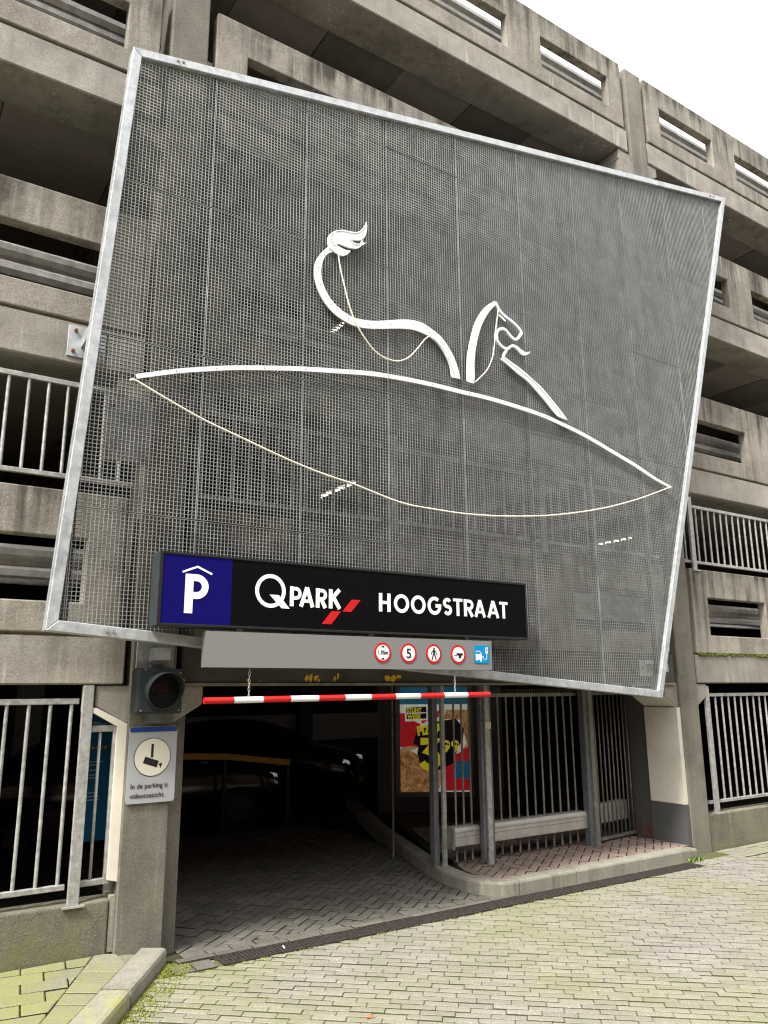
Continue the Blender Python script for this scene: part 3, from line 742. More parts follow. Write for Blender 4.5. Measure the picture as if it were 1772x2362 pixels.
# stand-off arms, plates and bolts
def plate(x0, x1, z0, z1, y, mat, bolts, arm=True, bm='rust'):
    p = MB().box(x0, x1, y-.012, y, z0, z1).build('bracket_plate', mat, screen, bevel=.003)
    for (bx, bz) in bolts: MB().tube([(bx, y-.012, bz), (bx, y-.03, bz)], .016, 6).build('plate_bolt', M[bm], screen)
    if arm: MB().box((x0+x1)/2-.05, (x0+x1)/2+.05, YM+.086, y-.013, (z0+z1)/2-.05, (z0+z1)/2+.05).build('bracket_arm', M['galv'], screen)
plate(1.13, 1.45, 4.86, 5.15, .0, M['galv'], ((1.19, 5.10), (1.18, 4.91)))
plate(1.88, 2.20, 2.24, 2.46, -.022, M['galv'], ((1.93, 2.36), (2.14, 2.36)), bm='bolt')
plate(4.55, 5.03, 6.80, 7.36, YM+.12, M['strut'], ((4.62, 7.27), (4.94, 7.28), (4.62, 6.86), (4.94, 6.87)), False)
plate(1.44, 1.84, 3.93, 4.50, YM+.13, M['guard'], ((1.49, 4.40), (1.48, 3.98), (1.79, 3.98)), False)
plate(8.25, 8.62, 2.20, 2.40, -.0, M['guard'], ((8.3, 2.3), (8.5, 2.3)), bm='bolt')
plate(9.05, 9.3, 9.0, 9.25, -.022, M['galv'], ((9.1, 9.1), (9.25, 9.1)), bm='bolt')
MB().box(8.74, 9.0, -.03, .30, 9.70, 9.95).build('bracket_box', M['beam'], screen)
for (px, py) in ((412, 139), (424, 142), (247, 1455), (262, 1456), (1472, 1602), (1484, 1603), (1639, 451), (1647, 453)):
    p = onY(px, py, YM-.05); MB().tube([(p.x, YM-.044, p.z), (p.x, YM-.062, p.z)], .014, 6).build('frame_bolt', M['bolt'], screen)

# ---------------------------------------------------------------- emblem on the screen
YE = YM-.02
emb = thing('emblem', (5.5, YE, 4), 'white metal strip emblem of a lion tail and horse head over a boat curve', 'emblem')
def E1(l, o=(700, 500), k=4.1475): return [(lambda p: (p.x, p.z))(onY(o[0]+x/k, o[1]+y/k, YE-.03)) for x, y in l]
def E2(l): return E1(l, (1050, 660), 5.925)
def E3(l): return E1(l, (740, 500), 11.85)
def sm2(l, n=4): return smooth_path(l, n)
tl = sm2(E1([(235, 285), (170, 345), (118, 430), (105, 520), (115, 610), (150, 720), (210, 830), (300, 930), (400, 1000), (500, 1045), (600, 1065), (720, 1070), (860, 1068), (980, 1070), (1070, 1085), (1150, 1115), (1220, 1152), (1290, 1220), (1350, 1310), (1400, 1420), (1420, 1535)]))
tr_ = sm2(E1([(330, 340), (285, 335), (235, 352), (197, 400), (175, 470), (172, 550), (190, 640), (235, 740), (300, 830), (390, 910), (480, 960), (580, 985), (680, 995), (800, 990), (940, 982), (1060, 990), (1150, 1020), (1230, 1075), (1310, 1140), (1380, 1230), (1440, 1340), (1480, 1450), (1503, 1550)]))
flat_shape('tail_strip', [tl+tr_[::-1]], M['white'], YE-.024, .014, emb)
tuft = sm2(E3([(215, 850), (190, 720), (185, 620), (220, 510), (300, 430), (400, 385), (520, 365), (640, 370), (760, 395), (880, 420), (960, 430), (1040, 405), (1120, 345), (1190, 255), (1230, 190), (1240, 140)]))+sm2(E3([(1262, 260), (1250, 390), (1220, 500), (1170, 590), (1120, 620), (1140, 690), (1165, 735)]), 3)+E3([(1260, 690), (1200, 745)])+sm2(E3([(1110, 795), (1050, 845), (960, 878), (850, 872), (760, 850), (640, 805), (540, 765), (450, 745), (440, 790), (560, 860), (680, 915), (800, 935), (760, 1000), (690, 1050), (600, 1075), (520, 1060), (470, 1020), (400, 1000)]), 3)
hole = E3([(820, 622), (900, 642), (1000, 652), (1100, 640), (1090, 700), (1040, 745), (960, 740), (880, 700)])
to = flat_shape('tail_tuft', [tuft, hole], M['white'], YE-.030, .020, emb)
rm = MB(); ribbon_mesh(rm, sm2(E3([(330, 440), (285, 560), (290, 670), (340, 770), (420, 830)])), .008, YE-.0405, .002); ribbon_mesh(rm, sm2(E3([(400, 420), (520, 405), (640, 415), (760, 440), (900, 470), (1030, 450), (1130, 380), (1210, 300)])), .008, YE-.0405, .002)
ribbon_mesh(rm, sm2(E3([(780, 620), (860, 730), (960, 785), (1050, 770)])), .008, YE-.0405, .002)
rm.build('tuft_seam', M['guard'], emb)
neck = sm2(E2([(545, 195), (440, 260), (350, 360), (270, 510), (220, 690), (185, 860), (165, 1050), (160, 1300)]))+sm2(E2([(255, 1330), (268, 1250), (265, 1060), (280, 880), (310, 720), (355, 560), (420, 420), (490, 320), (560, 250)]))
flat_shape('neck_strip', [neck], M['white'], YE-.024, .014, emb)
hd = MB(); ribbon_mesh(hd, sm2(E2([(552, 215), (600, 320), (670, 400), (760, 470), (840, 540), (885, 595)])) + E2([(908, 640)]) + sm2(E2([(870, 698), (825, 728), (775, 700), (730, 650), (690, 600), (640, 578), (590, 600), (567, 660), (577, 740), (620, 805), (680, 850), (742, 850)])), .033, YE-.020, .018)
hd.build('head_outline', M['white'], emb)
hd = MB(); ribbon_mesh(hd, E2([(705, 872), (668, 930), (655, 985)]), .032, YE-.020, .016); hd.build('chin_strip', M['white'], emb)
hd = MB(); ribbon_mesh(hd, E2([(600, 395), (690, 480)]), .022, YE-.020, .014); hd.build('ear_strip', M['white'], emb)
flat_shape('lip', [sm2(E2([(715, 832), (770, 798), (830, 815), (900, 870), (960, 908), (1022, 895), (1000, 930), (940, 950), (890, 930), (850, 880), (790, 835), (740, 855)]), 3)], M['white'], YE-.034, .014, emb)
ch = sm2(E2([(608, 990), (700, 1060), (850, 1190), (980, 1290), (1100, 1420), (1220, 1560), (1340, 1710), (1410, 1785)]))+sm2(E2([(1540, 1830), (1430, 1680), (1300, 1520), (1180, 1380), (1060, 1270), (900, 1130), (760, 1030), (690, 975)]))
flat_shape('chest_strip', [ch], M['white'], YE-.026, .014, emb)
rm = MB(); ribbon_mesh(rm, sm2(E2([(665, 985), (760, 1060), (900, 1170), (1050, 1290), (1180, 1420), (1320, 1590), (1450, 1770)])), .007, YE-.0335, .002); rm.build('strip_groove', M['guard'], emb); rm = MB()
ribbon_mesh(rm, sm2(E1([(1240, 1160), (1330, 1260), (1390, 1370), (1440, 1500)])), .008, YE-.0315, .002); rm.build('strip_groove', M['guard'], emb)
hull = [(315, 868), (407, 856), (476, 851), (550, 848), (639, 849), (704, 851), (782, 856), (851, 861), (919, 871), (998, 887), (1062, 903), (1126, 918), (1197, 939), (1257, 960), (1301, 980), (1340, 999), (1372, 1017), (1407, 1038), (1464, 1072), (1512, 1104), (1549, 1124)]
hp = sm2([(lambda p: (p.x, p.z))(onY(x, y, YE-.03)) for x, y in hull], 3)
hm = MB(); ribbon_mesh(hm, hp, [.040+.008*min(1, k/20) if k < len(hp)-6 else .048-.004*(k-len(hp)+6) for k in range(len(hp))], YE-.018, .014); hm.build('boat_curve', M['white'], emb)
for k in range(3, len(hp)-2, 4): MB().tube([(hp[k][0], YE-.031, hp[k][1]), (hp[k][0], YE-.037, hp[k][1])], .006, 6).build('rivet', M['bolt'], emb)
for k in range(6, len(tl)-8, 7):
    q = tr_[min(len(tr_)-1, int(k*len(tr_)/len(tl)))]; x, z = (tl[k][0]+q[0])/2, (tl[k][1]+q[1])/2
    MB().tube([(x, YE-.030, z), (x, YE-.036, z)], .006, 6).build('rivet', M['bolt'], emb)
def cable(label, pts, r=.009):
    P = smooth_path([tuple(p) for p in pts], 5); mb = MB(); mb.tube(P, r, 6)
    return tag(mb.build('loose_cable', M['cable'], smooth=True), label, 'cable', None)
cable('pale cable sagging in a long curve below the boat strip', [onY(280+x/2.592, 800+y/2.592, YE-.05) for x, y in ((50, 200), (80, 198), (160, 245), (330, 345), (500, 440), (700, 535), (900, 630), (1080, 710), (1250, 775), (1400, 825))]+[onY(x*1.0681, y*1.0681, YE-.05) for x, y in ((865, 1085), (940, 1100), (1010, 1110), (1100, 1115), (1200, 1112), (1300, 1098), (1380, 1077), (1450, 1051))])
cable('pale cable looping below the emblem tail strip', [onY(700+x/4.1475, 500+y/4.1475, YE-.075) for x, y in ((328, 300), (350, 470), (390, 650), (440, 850), (500, 1010), (580, 1150), (680, 1280), (780, 1350), (870, 1378), (940, 1375), (1020, 1335), (1100, 1250), (1170, 1165), (1230, 1132))], .008)
cable('pale cable hanging from the horse ear to the neck strip', [onY(1050+x/5.925, 660+y/5.925, YE-.075) for x, y in ((590, 320), (570, 480), (548, 640), (540, 780), (525, 900), (500, 1010), (440, 1140), (360, 1230), (270, 1315))], .007)

# ================================================================ SIGNS
YS = -.60
sign = thing('parking_sign', (3.8, YS, 2.55), 'long black lightbox sign reading QPARK HOOGSTRAAT with blue parking field', 'sign')
SX0, SX1, SZ0, SZ1 = 1.855, 5.785, 2.552, 3.142
MB().box(SX0, SX1, YS+.012, YS+.20, SZ0, SZ1).build('case', M['casegrey'], sign, bevel=.006)
bz = MB(); xs = [SX0, SX0+.03, SX1-.02, SX1]; zs = [SZ0, SZ0+.02, SZ1-.02, SZ1]
grid_panel(bz, xs, zs, lambda i, j: not (i == 1 and j == 1), YS-.004, YS+.012); bz.build('bezel', M['black'], sign, bevel=.003)
MB().box(2.467, SX1-.021, YS+.003, YS+.011, SZ0+.021, SZ1-.021).build('black_face', M['signblack'], sign)
MB().box(SX0+.031, 2.4665, YS+.003, YS+.011, SZ0+.021, SZ1-.021).build('blue_face', M['blue'], sign)
def glyph(parent, name, strokes, mat, Y, t, th=.003):
    mb = MB()
    for k, s in enumerate(strokes):
        pts, closed = s[0], s[1]; w = s[2] if len(s) > 2 else t
        ribbon_mesh(mb, pts, w, Y-.0003*k, th, closed)
    return mb.build(name, mat, parent)
def G(ch, x0, x1, z0, z1, t):
    """stroke letter inside the box; t = stroke thickness"""
    h = z1-z0; w = x1-x0; a, b = x0+t/2, x1-t/2; lo, hi = z0+t/2, z1-t/2; mx_ = (x0+x1)/2; mz = (z0+z1)/2
    if ch == 'H': return [([(a, z0), (a, z1)], 0), ([(b, z0), (b, z1)], 0), ([(a, mz), (b, mz)], 0, t*.82)]
    if ch == 'O': return [(arc(mx_, mz, w/2-t/2, h/2+.003-t/2, 0, 360, 36)[:-1], 1)]
    if ch == 'T': return [([(mx_, z0), (mx_, z1)], 0), ([(x0, hi+t*.08), (x1, hi+t*.08)], 0, t*.84)]
    if ch == 'A': return [([(x0+t*.42, z0), (mx_, z1)], 0, t*.9), ([(x1-t*.42, z0), (mx_, z1)], 0, t*.9), ([(x0+w*.25, z0+h*.3), (x1-w*.25, z0+h*.3)], 0, t*.7)]
    if ch in 'PR':
        zz = z0+h*(.42 if ch == 'P' else .46); rz = (hi-zz)/2; cx_ = b-rz*.95
        o = [([(a, z0), (a, z1)], 0), ([(a, hi), (cx_, hi)]+arc(cx_, hi-rz, rz*.95, rz, 90, -90, 14)[1:]+[(a, zz)], 0, t*.84)]
        if ch == 'R': o.append(([(x0+w*.45, zz), (x1-t*.5, z0)], 0))
        return o
    if ch == 'K': return [([(a, z0), (a, z1)], 0), ([(a+t*.2, mz-h*.02), (x1-t*.55, z1)], 0), ([(x0+w*.38, mz+h*.06), (x1-t*.5, z0)], 0)]
    if ch == 'G': return [(arc(mx_, mz, w/2-t/2, h/2+.003-t/2, 48, 360, 32)+[(mx_+w*.08, mz)], 0)]
    if ch == 'S':
        rx = w/2-t/2; rz = (hi-lo)/4
        return [(arc(mx_-w*.02, hi-rz, rx, rz, 30, 260, 16)+arc(mx_+w*.01, lo+rz, rx, rz, 80, -150, 16), 0)]
z0, z1 = 2.759, 2.930
for ch, x0, x1, t in (('H', 3.921, 4.050, .036), ('O', 4.089, 4.262, .034), ('O', 4.285, 4.456, .034), ('G', 4.482, 4.646, .034), ('S', 4.671, 4.777, .034), ('T', 4.796, 4.912, .034), ('R', 4.931, 5.055, .036), ('A', 5.065, 5.212, .038), ('A', 5.235, 5.392, .038), ('T', 5.400, 5.512, .034)):
    glyph(sign, 'letter', G(ch, x0, x1, z0, z1, t), M['letter'], YS+.003, t)
for ch, x0, x1, t in (('P', 3.004, 3.118, .036), ('A', 3.095, 3.243, .040), ('R', 3.258, 3.372, .037), ('K', 3.389, 3.518, .037)):
    glyph(sign, 'letter', G(ch, x0, x1, 2.760, 2.932, t), M['letter'], YS+.003, t)
glyph(sign, 'letter', [(arc(2.82, 2.880, .125, .127, 0, 360, 44)[:-1], 1)], M['letter'], YS+.003, .034)
flat_shape('letter_tail', [[(2.811, 2.848), (2.898, 2.848), (3.002, 2.737), (2.925, 2.737)]], M['letter'], YS-.0005, .003, sign)
for p in ([(3.319, 2.62), (3.414, 2.62), (3.514, 2.737), (3.419, 2.737)], [(3.528, 2.739), (3.620, 2.739), (3.720, 2.851), (3.628, 2.851)]): flat_shape('red_mark', [p], M['red'], YS+.001, .003, sign)
# big P with a roof
pst = [([(2.1055, 2.657), (2.1055, 2.972)], 0, .068), ([(2.08, 2.945), (2.165, 2.945)]+arc(2.165, 2.873, .074, .072, 90, -90, 16)[1:]+[(2.08, 2.801)], 0, .056)]
glyph(sign, 'parking_letter', pst, M['letter'], YS+.003, .06)
glyph(sign, 'roof_mark', [([(2.045, 2.985), (2.168, 3.036), (2.293, 2.983)], 0, .016)], M['letter'], YS+.003, .016)

board = thing('traffic_board', (3.76, YS, 2.24), 'flat grey board hung under the lightbox with five small traffic symbols', 'board')
BX0, BX1, BZ0, BZ1 = 2.262, 5.272, 2.236, 2.523
MB().box(BX0, BX1, YS, YS+.004, BZ0, BZ1).build('face', M['board'], board)
MB().box(BX0-.002, BX1+.0, YS+.0045, YS+.075, BZ0-.001, BZ1+.001).build('back_box', M['boardside'], board)
for x in (2.566, 3.851, 4.985): MB().box(x-.028, x+.028, YS+.03, YS+.05, BZ1, SZ0-.001).build('hanger', M['board'], board)
def roundel(cx):
    t = flat_shape('roundel', [circle(cx, 2.383, .092)], M['red'], YS-.003, .004, board)
    flat_shape('disc', [circle(cx, 2.383, .071)], M['letter'], YS-.0062, .002, t); return t
def sub(parent, name, polys, mat, d=.0082): return flat_shape(name, polys, mat, YS-d, .0015, parent)
r1 = roundel(3.955); text_mesh('height_text', '1.95m', M['ink'], 3.955, 2.367, .052, YS-.0085, r1, .0015, .0012, 'CENTER', .9)
sub(r1, 'arrow', [[(3.935, 2.446), (3.975, 2.446), (3.955, 2.424)]], M['ink']); sub(r1, 'arrow', [[(3.935, 2.320), (3.955, 2.342), (3.975, 2.320)]], M['ink'])
r2 = roundel(4.245); text_mesh('speed_digit', '5', M['ink'], 4.245, 2.339, .125, YS-.0085, r2, .0015, .002, 'CENTER', 1.0)
r3 = roundel(4.539); cx = 4.539
sub(r3, 'head', [circle(cx, 2.432, .010, 16)], M['ink'])
pm = MB()
for k, (pts, w) in enumerate(([[(cx, 2.42), (cx, 2.378)], .022], [[(cx-.006, 2.38), (cx-.026, 2.325)], .011], [[(cx+.006, 2.38), (cx+.024, 2.325)], .011], [[(cx-.008, 2.416), (cx-.030, 2.395), (cx-.028, 2.372)], .008], [[(cx+.008, 2.416), (cx+.028, 2.393), (cx+.026, 2.372)], .008])): ribbon_mesh(pm, pts, w, YS-.0078-.0002*k, .0012)
pm.build('walker', M['ink'], r3)
r4 = roundel(4.837); cx = 4.837
sub(r4, 'trailer', [[(cx-.024, 2.395), (cx+.052, 2.395), (cx+.052, 2.372), (cx-.012, 2.372), (cx-.012, 2.377), (cx-.054, 2.377), (cx-.054, 2.371), (cx-.024, 2.371)]], M['ink'])
sub(r4, 'wheel', [circle(cx+.016, 2.362, .016, 18)], M['ink'], .0095)
ev = flat_shape('charging_sign', [[(5.043, 2.301), (5.233, 2.301), (5.233, 2.476), (5.043, 2.476)]], M['cyan'], YS-.003, .004, board)
sub(ev, 'car_symbol', [[(5.058, 2.328), (5.078, 2.328), (5.078, 2.336), (5.112, 2.336), (5.112, 2.318), (5.132, 2.318), (5.132, 2.345), (5.142, 2.365), (5.130, 2.392), (5.058, 2.392)]], M['letter'], .0058)
pm = MB(); ribbon_mesh(pm, [(5.060, 2.418), (5.105, 2.420), (5.128, 2.396)], .007, YS-.0055, .0015); ribbon_mesh(pm, smooth_path([(5.135, 2.365), (5.152, 2.368), (5.158, 2.345), (5.175, 2.333), (5.196, 2.345), (5.200, 2.38), (5.200, 2.405)], 4), .004, YS-.0058, .0015)
ribbon_mesh(pm, [(5.200, 2.398), (5.200, 2.458)], .028, YS-.0061, .0015); pm.build('charger_symbol', M['letter'], ev)
sub(ev, 'charger_window', [[(5.195, 2.42), (5.205, 2.42), (5.205, 2.45), (5.195, 2.45)]], M['cyan'], .0085)

# height bar on chains
hb = thing('height_bar', (3.76, YS+.03, 1.98), 'red and white striped height limit bar hanging on two chains', 'height bar')
HX = [2.281, 2.53, 2.787, 3.039, 3.307, 3.571, 3.844, 4.109, 4.388, 4.669, 4.958, 5.246]
for k in range(11):
    zf = lambda x: 1.975+(x-2.281)*.0082
    MB().tube([(HX[k]+.0006, YS+.03, zf(HX[k])), (HX[k+1]-.0006, YS+.03, zf(HX[k+1]))], .0255, 16).build('stripe', M['barred'] if k % 2 == 0 else M['barwhite'], hb, smooth=False)
for cxn in (2.662, 4.812):
    cm = MB(); z = BZ0; k = 0
    while z > zf(cxn)+.03:
        pts = []
        for j in range(10):
            a = 2*math.pi*j/10; u = .0095*math.cos(a); v = .021*math.sin(a)
            pts.append((cxn+(u if k % 2 else u*.25), YS+.03+(u*.25 if k % 2 else u), z-.018+v))
        cm.tube(pts, .0032, 5, closed=True); z -= .031; k += 1
    cm.build('chain', M['rail'], hb, smooth=True)

# CCTV notice on the left column
YC = -.045
cc = thing('camera_notice', (2.06, YC, 1.17), 'grey notice with camera pictogram reading In de parking is videotoezicht', 'sign')
def rrect(x0, x1, z0, z1, r):
    return arc(x1-r, z1-r, r, r, 0, 90, 5)+arc(x0+r, z1-r, r, r, 90, 180, 5)+arc(x0+r, z0+r, r, r, 180, 270, 5)+arc(x1-r, z0+r, r, r, 270, 360, 5)
flat_shape('plate', [rrect(1.862, 2.258, 1.172, 1.770, .022)], M['signgrey'], YC+.008, .012, cc)
flat_shape('blue_band', [clip(rrect(1.866, 2.254, 1.172, 1.766, .02), (9, 1.725), (-9, 1.725)) if False else [p for p in rrect(1.866, 2.254, 1.726, 1.766, .012)]], M['signblue'], YC-.0005, .002, cc)
dk = flat_shape('ring', [circle(2.058, 1.527, .152, 40)], M['ink'], YC-.0005, .002, cc); flat_shape('disc', [circle(2.058, 1.527, .1465, 40)], M['signcream'], YC-.0025, .0015, dk)
flat_shape('pictogram', [[(2.044, 1.630), (2.064, 1.630), (2.064, 1.524), (2.044, 1.524)]], M['ink'], YC-.0042, .0015, dk)
flat_shape('pictogram', [[(1.999, 1.533), (2.112, 1.494), (2.096, 1.444), (1.982, 1.484)]], M['ink'], YC-.0048, .0015, dk)
flat_shape('pictogram', [[(2.112, 1.472), (2.142, 1.478), (2.128, 1.437)]], M['ink'], YC-.0042, .0015, dk)
text_mesh('notice_text', 'In de parking is', M['ink'], 1.892, 1.288, .054, YC-.0008, cc, .0015, .0, 'LEFT', .93)
text_mesh('notice_text', 'videotoezicht.', M['ink'], 1.892, 1.214, .054, YC-.0008, cc, .0015, .0, 'LEFT', .93)

# traffic light on the left column
tg = thing('traffic_light', (2.03, -.2, 1.87), 'black single-lamp traffic light with round visor on the left column', 'traffic light')
MB().box(1.842, 2.222, -.235, -.06, 1.872, 2.235).build('housing', M['lightbox'], tg, bevel=.018, seg=3)
MB().box(1.86, 2.20, -.243, -.236, 1.89, 2.217).build('front_plate', M['lightbox'], tg, bevel=.003)
lx, lz, lr = 2.045, 2.055, .142
ln = MB(); ln.tube([(lx, -.243, lz), (lx, -.252, lz)], lr-.008, 28); ln.build('lens', M['lens'], tg)
vs = MB(); n = 36
for k in range(n):
    a = 2*math.pi*k/n; dep = .035+.155*(.5+.5*math.sin(a))**.9
    for rr in (lr+.006, lr): 
        vs.v += [(lx+rr*math.cos(a), -.244, lz+rr*math.sin(a)), (lx+rr*.985*math.cos(a), -.244-dep, lz+rr*.985*math.sin(a))]
for k in range(n):
    a = k*4; b = ((k+1) % n)*4; vs.f += [(a, b, b+1, a+1), (a+2, a+3, b+3, b+2), (a+1, b+1, b+3, a+3), (a, a+2, b+2, b)]
vs.m = [0]*len(vs.f); vs.build('visor', M['lightbox'], tg)
text_mesh('lamp_text', 'VOL', M['led'], lx-.02, lz-.01, .095, -.2535, tg, .001, .001, 'CENTER', .9)
MB().box(1.99, 2.09, -.12, -.021, 2.236, 2.27).build('mount', M['strut'], tg); MB().box(1.99, 2.09, -.12, -.021, 1.80, 1.871).build('mount', M['strut'], tg)
for (x, z) in ((1.90, 2.225), (2.19, 2.20), (2.19, 1.90), (1.88, 1.90)): MB().tube([(x, -.236, z), (x, -.25, z)], .006, 6).build('screw', M['bolt'], tg)

# ================================================================ GATE
gate = thing('sliding_gate', (6.9, .72, ZK), 'galvanised sliding gate with vertical bars and grey bottom rail housing', 'gate')
GY = .76
def post(parent, x, y, w, d, z0, z1, mat): return MB().box(x-w/2, x+w/2, y-d/2, y+d/2, z0, z1).build('post', M[mat], parent, bevel=.005)
for x0, x1, st, xs0 in ((5.80, 6.12, .115, 5.83), (6.30, 7.86, .1405, 6.37)):
    bme = MB().tube([(0, 0, ZK+.03), (0, 0, 2.0)], .0125, 8, False).mesh('bar', M['dullsteel'], True); x = xs0
    while x < x1-.02:
        link('bar', bme, gate, (x, GY, 0)); x += st
    MB().box(x0, x1, GY-.02, GY+.02, 1.955, 2.0).build('top_rail', M['dullsteel'], gate)
for x0, x1 in ((5.735, 6.10), (6.29, 7.86)):
    hp_ = MB(); hp_.prism([(GY-.10, .335), (GY-.10, .50), (GY-.08, .535), (GY+.07, .535), (GY+.07, .335)], lambda u, v, w: (w, u, v), x0, x1); hp_.build('rail_housing', M['alu'], gate, bevel=.008, seg=2)
    for z in (.432, .478): MB().box(x0+.01, x1-.01, GY-.1025, GY-.099, z, z+.004).build('housing_groove', M['strut'], gate)
MB().box(5.70, 5.733, GY-.11, GY+.08, .30, .54).build('end_cap', M['dullsteel'], gate, bevel=.01)
post(gate, 5.675, .78, .05, .045, ZK-.01, 2.095, 'rail'); post(gate, 5.60, .86, .07, .09, ZK-.01, 2.095, 'strut')
post(gate, 6.16, .565, .07, .045, ZK-.01, 2.095, 'rail'); post(gate, 6.095, .60, .035, .07, ZK+.05, 2.095, 'strut'); post(gate, 6.22, .60, .035, .07, ZK+.05, 2.095, 'strut')
MB().box(6.115, 6.20, .525, .544, 1.60, 1.68).build('lock_box', M['cream'], gate, bevel=.003)
post(gate, 7.96, .62, .075, .07, ZK-.01, 2.095, 'dullsteel'); post(gate, 7.90, .66, .10, .10, ZK-.01, 2.095, 'strut')
for k in range(36):
    x = 6.3+k*.0445; MB().tube([(x, GY, 2.0), (x, GY, 2.05)], .004, 5).build('spike', M['dullsteel'], gate)
door = thing('gate_door', (8.4, .8, ZK), 'narrow barred steel gate door between gate post and rusty pier', 'gate')
for z in (ZK+.04, 1.98): MB().bar((8.03, .69, z), (8.93, .82, z), .035, .035).build('rail', M['dullsteel'], door)
for k in range(10):
    f = k/9; MB().tube([(8.04+.87*f, .69+.13*f, ZK+.05), (8.04+.87*f, .69+.13*f, 1.97)], .011, 6).build('bar', M['dullsteel'], door, smooth=True)
MB().bar((8.05, .80, .46), (8.86, .93, .46), .10, .24).build('rear_housing', M['alu'], door)

# ================================================================ INSIDE
# poster display
ppA, ppB = Vector((7.52, 4.47, .34)), Vector((8.59, 3.76, .34))
pd = (ppB-ppA).normalized(); pn = Vector((pd.y, -pd.x, 0))
if pn.y > 0: pn = -pn
poster = thing('poster_display', tuple((ppA+ppB)/2), 'framed pizza advertising poster standing behind the gate', 'poster')
def pxf(d): return Matrix(((pd.x, 0, pn.x, ppA.x+pn.x*d), (pd.y, 0, pn.y, ppA.y+pn.y*d), (0, 1, 0, .34), (0, 0, 0, 1)))
def pf(x, z, d=0): return tuple(ppA+pd*x+Vector((0, 0, z))+pn*d)
PW, PHH = 1.284, 1.80
fr = MB()
for (x0, x1, z0_, z1_) in ((0, .075, 0, PHH), (PW-.075, PW, 0, PHH), (.075, PW-.075, 0, .075), (.075, PW-.075, PHH-.05, PHH)):
    fr.prism([(x0, z0_), (x1, z0_), (x1, z1_), (x0, z1_)], lambda u, v, w: pf(u, v, w), -.06, .03)
fr.build('frame', M['pframe'], poster)
bk = MB(); bk.prism([(-.3, -.34), (PW+.5, -.34), (PW+.5, 2.02), (-.3, 2.02)], lambda u, v, w: pf(u, v, w), -.2, -.062); bk.build('backing_wall', M['dark_wall'], poster)
def PU(x, y): return (.075+(x-165)/1025*(PW-.15), .075+(1980-y)/1850*(PHH-.125))
sh = flat_shape('poster_sheet', [[PU(165, 1980), PU(1190, 1980), PU(1190, 130), PU(165, 130)]], M['pwhite'], 0, .002, poster, pxf(-.012))
_l = [0]
def PP(name, pts, mat):
    _l[0] += 1; flat_shape(name, [[PU(*p) for p in pts]], M[mat], 0, .001, sh, pxf(-.0105+.0011*_l[0]))
def PT(s, x, y, hpx, mat, sx=1., wt=.004, rot=0):
    _l[0] += 1; size = hpx/1850*(PHH-.125)/.70; u, v = PU(x, y)
    text_mesh('print', s, M[mat], 0, 0, size, 0, sh, .001, wt, 'LEFT', sx, pxf(-.0105+.0011*_l[0]) @ Matrix.Translation((u, v, 0)) @ Matrix.Rotation(R(rot), 4, 'Z'))
PP('print', [(165, 440), (1190, 440), (1190, 130), (165, 130)], 'pteal')
PP('print', [(165, 1200), (720, 1200), (760, 560), (165, 600)], 'pred')
PP('print', [(720, 1250), (1190, 1250), (1190, 540), (860, 540)], 'pizza')
PP('print', [(1000, 1960), (1190, 1960), (1190, 1200), (760, 1450), (760, 1960)], 'pred')
ell = lambda cx, cy, rx, ry: [(min(1190, max(165, cx+rx*math.cos(R(a)))), min(1980, cy-ry*math.sin(R(a)))) for a in range(0, 360, 12)]
PP('print', ell(330, 1700, 450, 520), 'crust'); PP('print', ell(310, 1720, 390, 450), 'pizza')
PP('print', [(940, 1740), (1190, 1760), (1190, 1450), (1010, 1440)], 'pteal')
PP('print', [(310, 1260), (480, 1200), (430, 850), (700, 640), (760, 700), (1090, 720), (1160, 1150), (1070, 1290), (800, 1420), (560, 1400)], 'pwhite')
PP('print', [(360, 1130), (430, 860), (760, 740), (1010, 700), (1130, 880), (1110, 1050), (1020, 1250), (960, 1480), (760, 1600), (480, 1570), (420, 1300), (440, 1190)], 'pblack')
PP('print', [(235, 480), (590, 460), (605, 720), (480, 730), (520, 820), (380, 740), (245, 745)], 'pwhite')
PP('print', [(258, 590), (570, 580), (560, 482), (262, 500)], 'pblack'); PP('print', [(270, 705), (560, 695), (570, 600), (262, 612)], 'pblack')
PT('STUNT', 268, 582, 78, 'pyellow', .78); PT('WEEK', 280, 700, 80, 'pyellow', .82)
PT('PIZZA', 430, 990, 150, 'pyellow', .78, .012, 7)
def PR(strokes, wpx, mat):
    for st_ in strokes:
        _l[0] += 1; L_, Q_ = ribbon([PU(*p) for p in st_], wpx/1025*(PW-.15)); flat_shape('print', [L_+Q_[::-1]], M[mat], 0, .001, sh, pxf(-.0105+.0011*_l[0]))
three = [(470, 1100), (690, 1100), (575, 1270)]+[(600+120*math.cos(R(a)), 1420-130*math.sin(R(a))) for a in range(80, -165, -15)]
PR([three], 105, 'pyellow')
for cx9 in (850, 985): PR([[(cx9+42*math.cos(R(a)), 1145-45*math.sin(R(a))) for a in range(-30, 331, 15)]+[(cx9+40, 1200), (cx9-10, 1285)]], 34, 'pyellow')
MB().tube([(5.78, 2.0, 0), (5.78, 2.0, 2.4)], .014, 8).build('x', M['dullsteel'])
bpy.data.objects['x'].name = 'thin_post'; tag(bpy.data.objects['thin_post'], 'thin grey steel post inside the garage left of the poster', 'post')
bpy.data.objects['thin_post'].location = (.02, .0, 0)

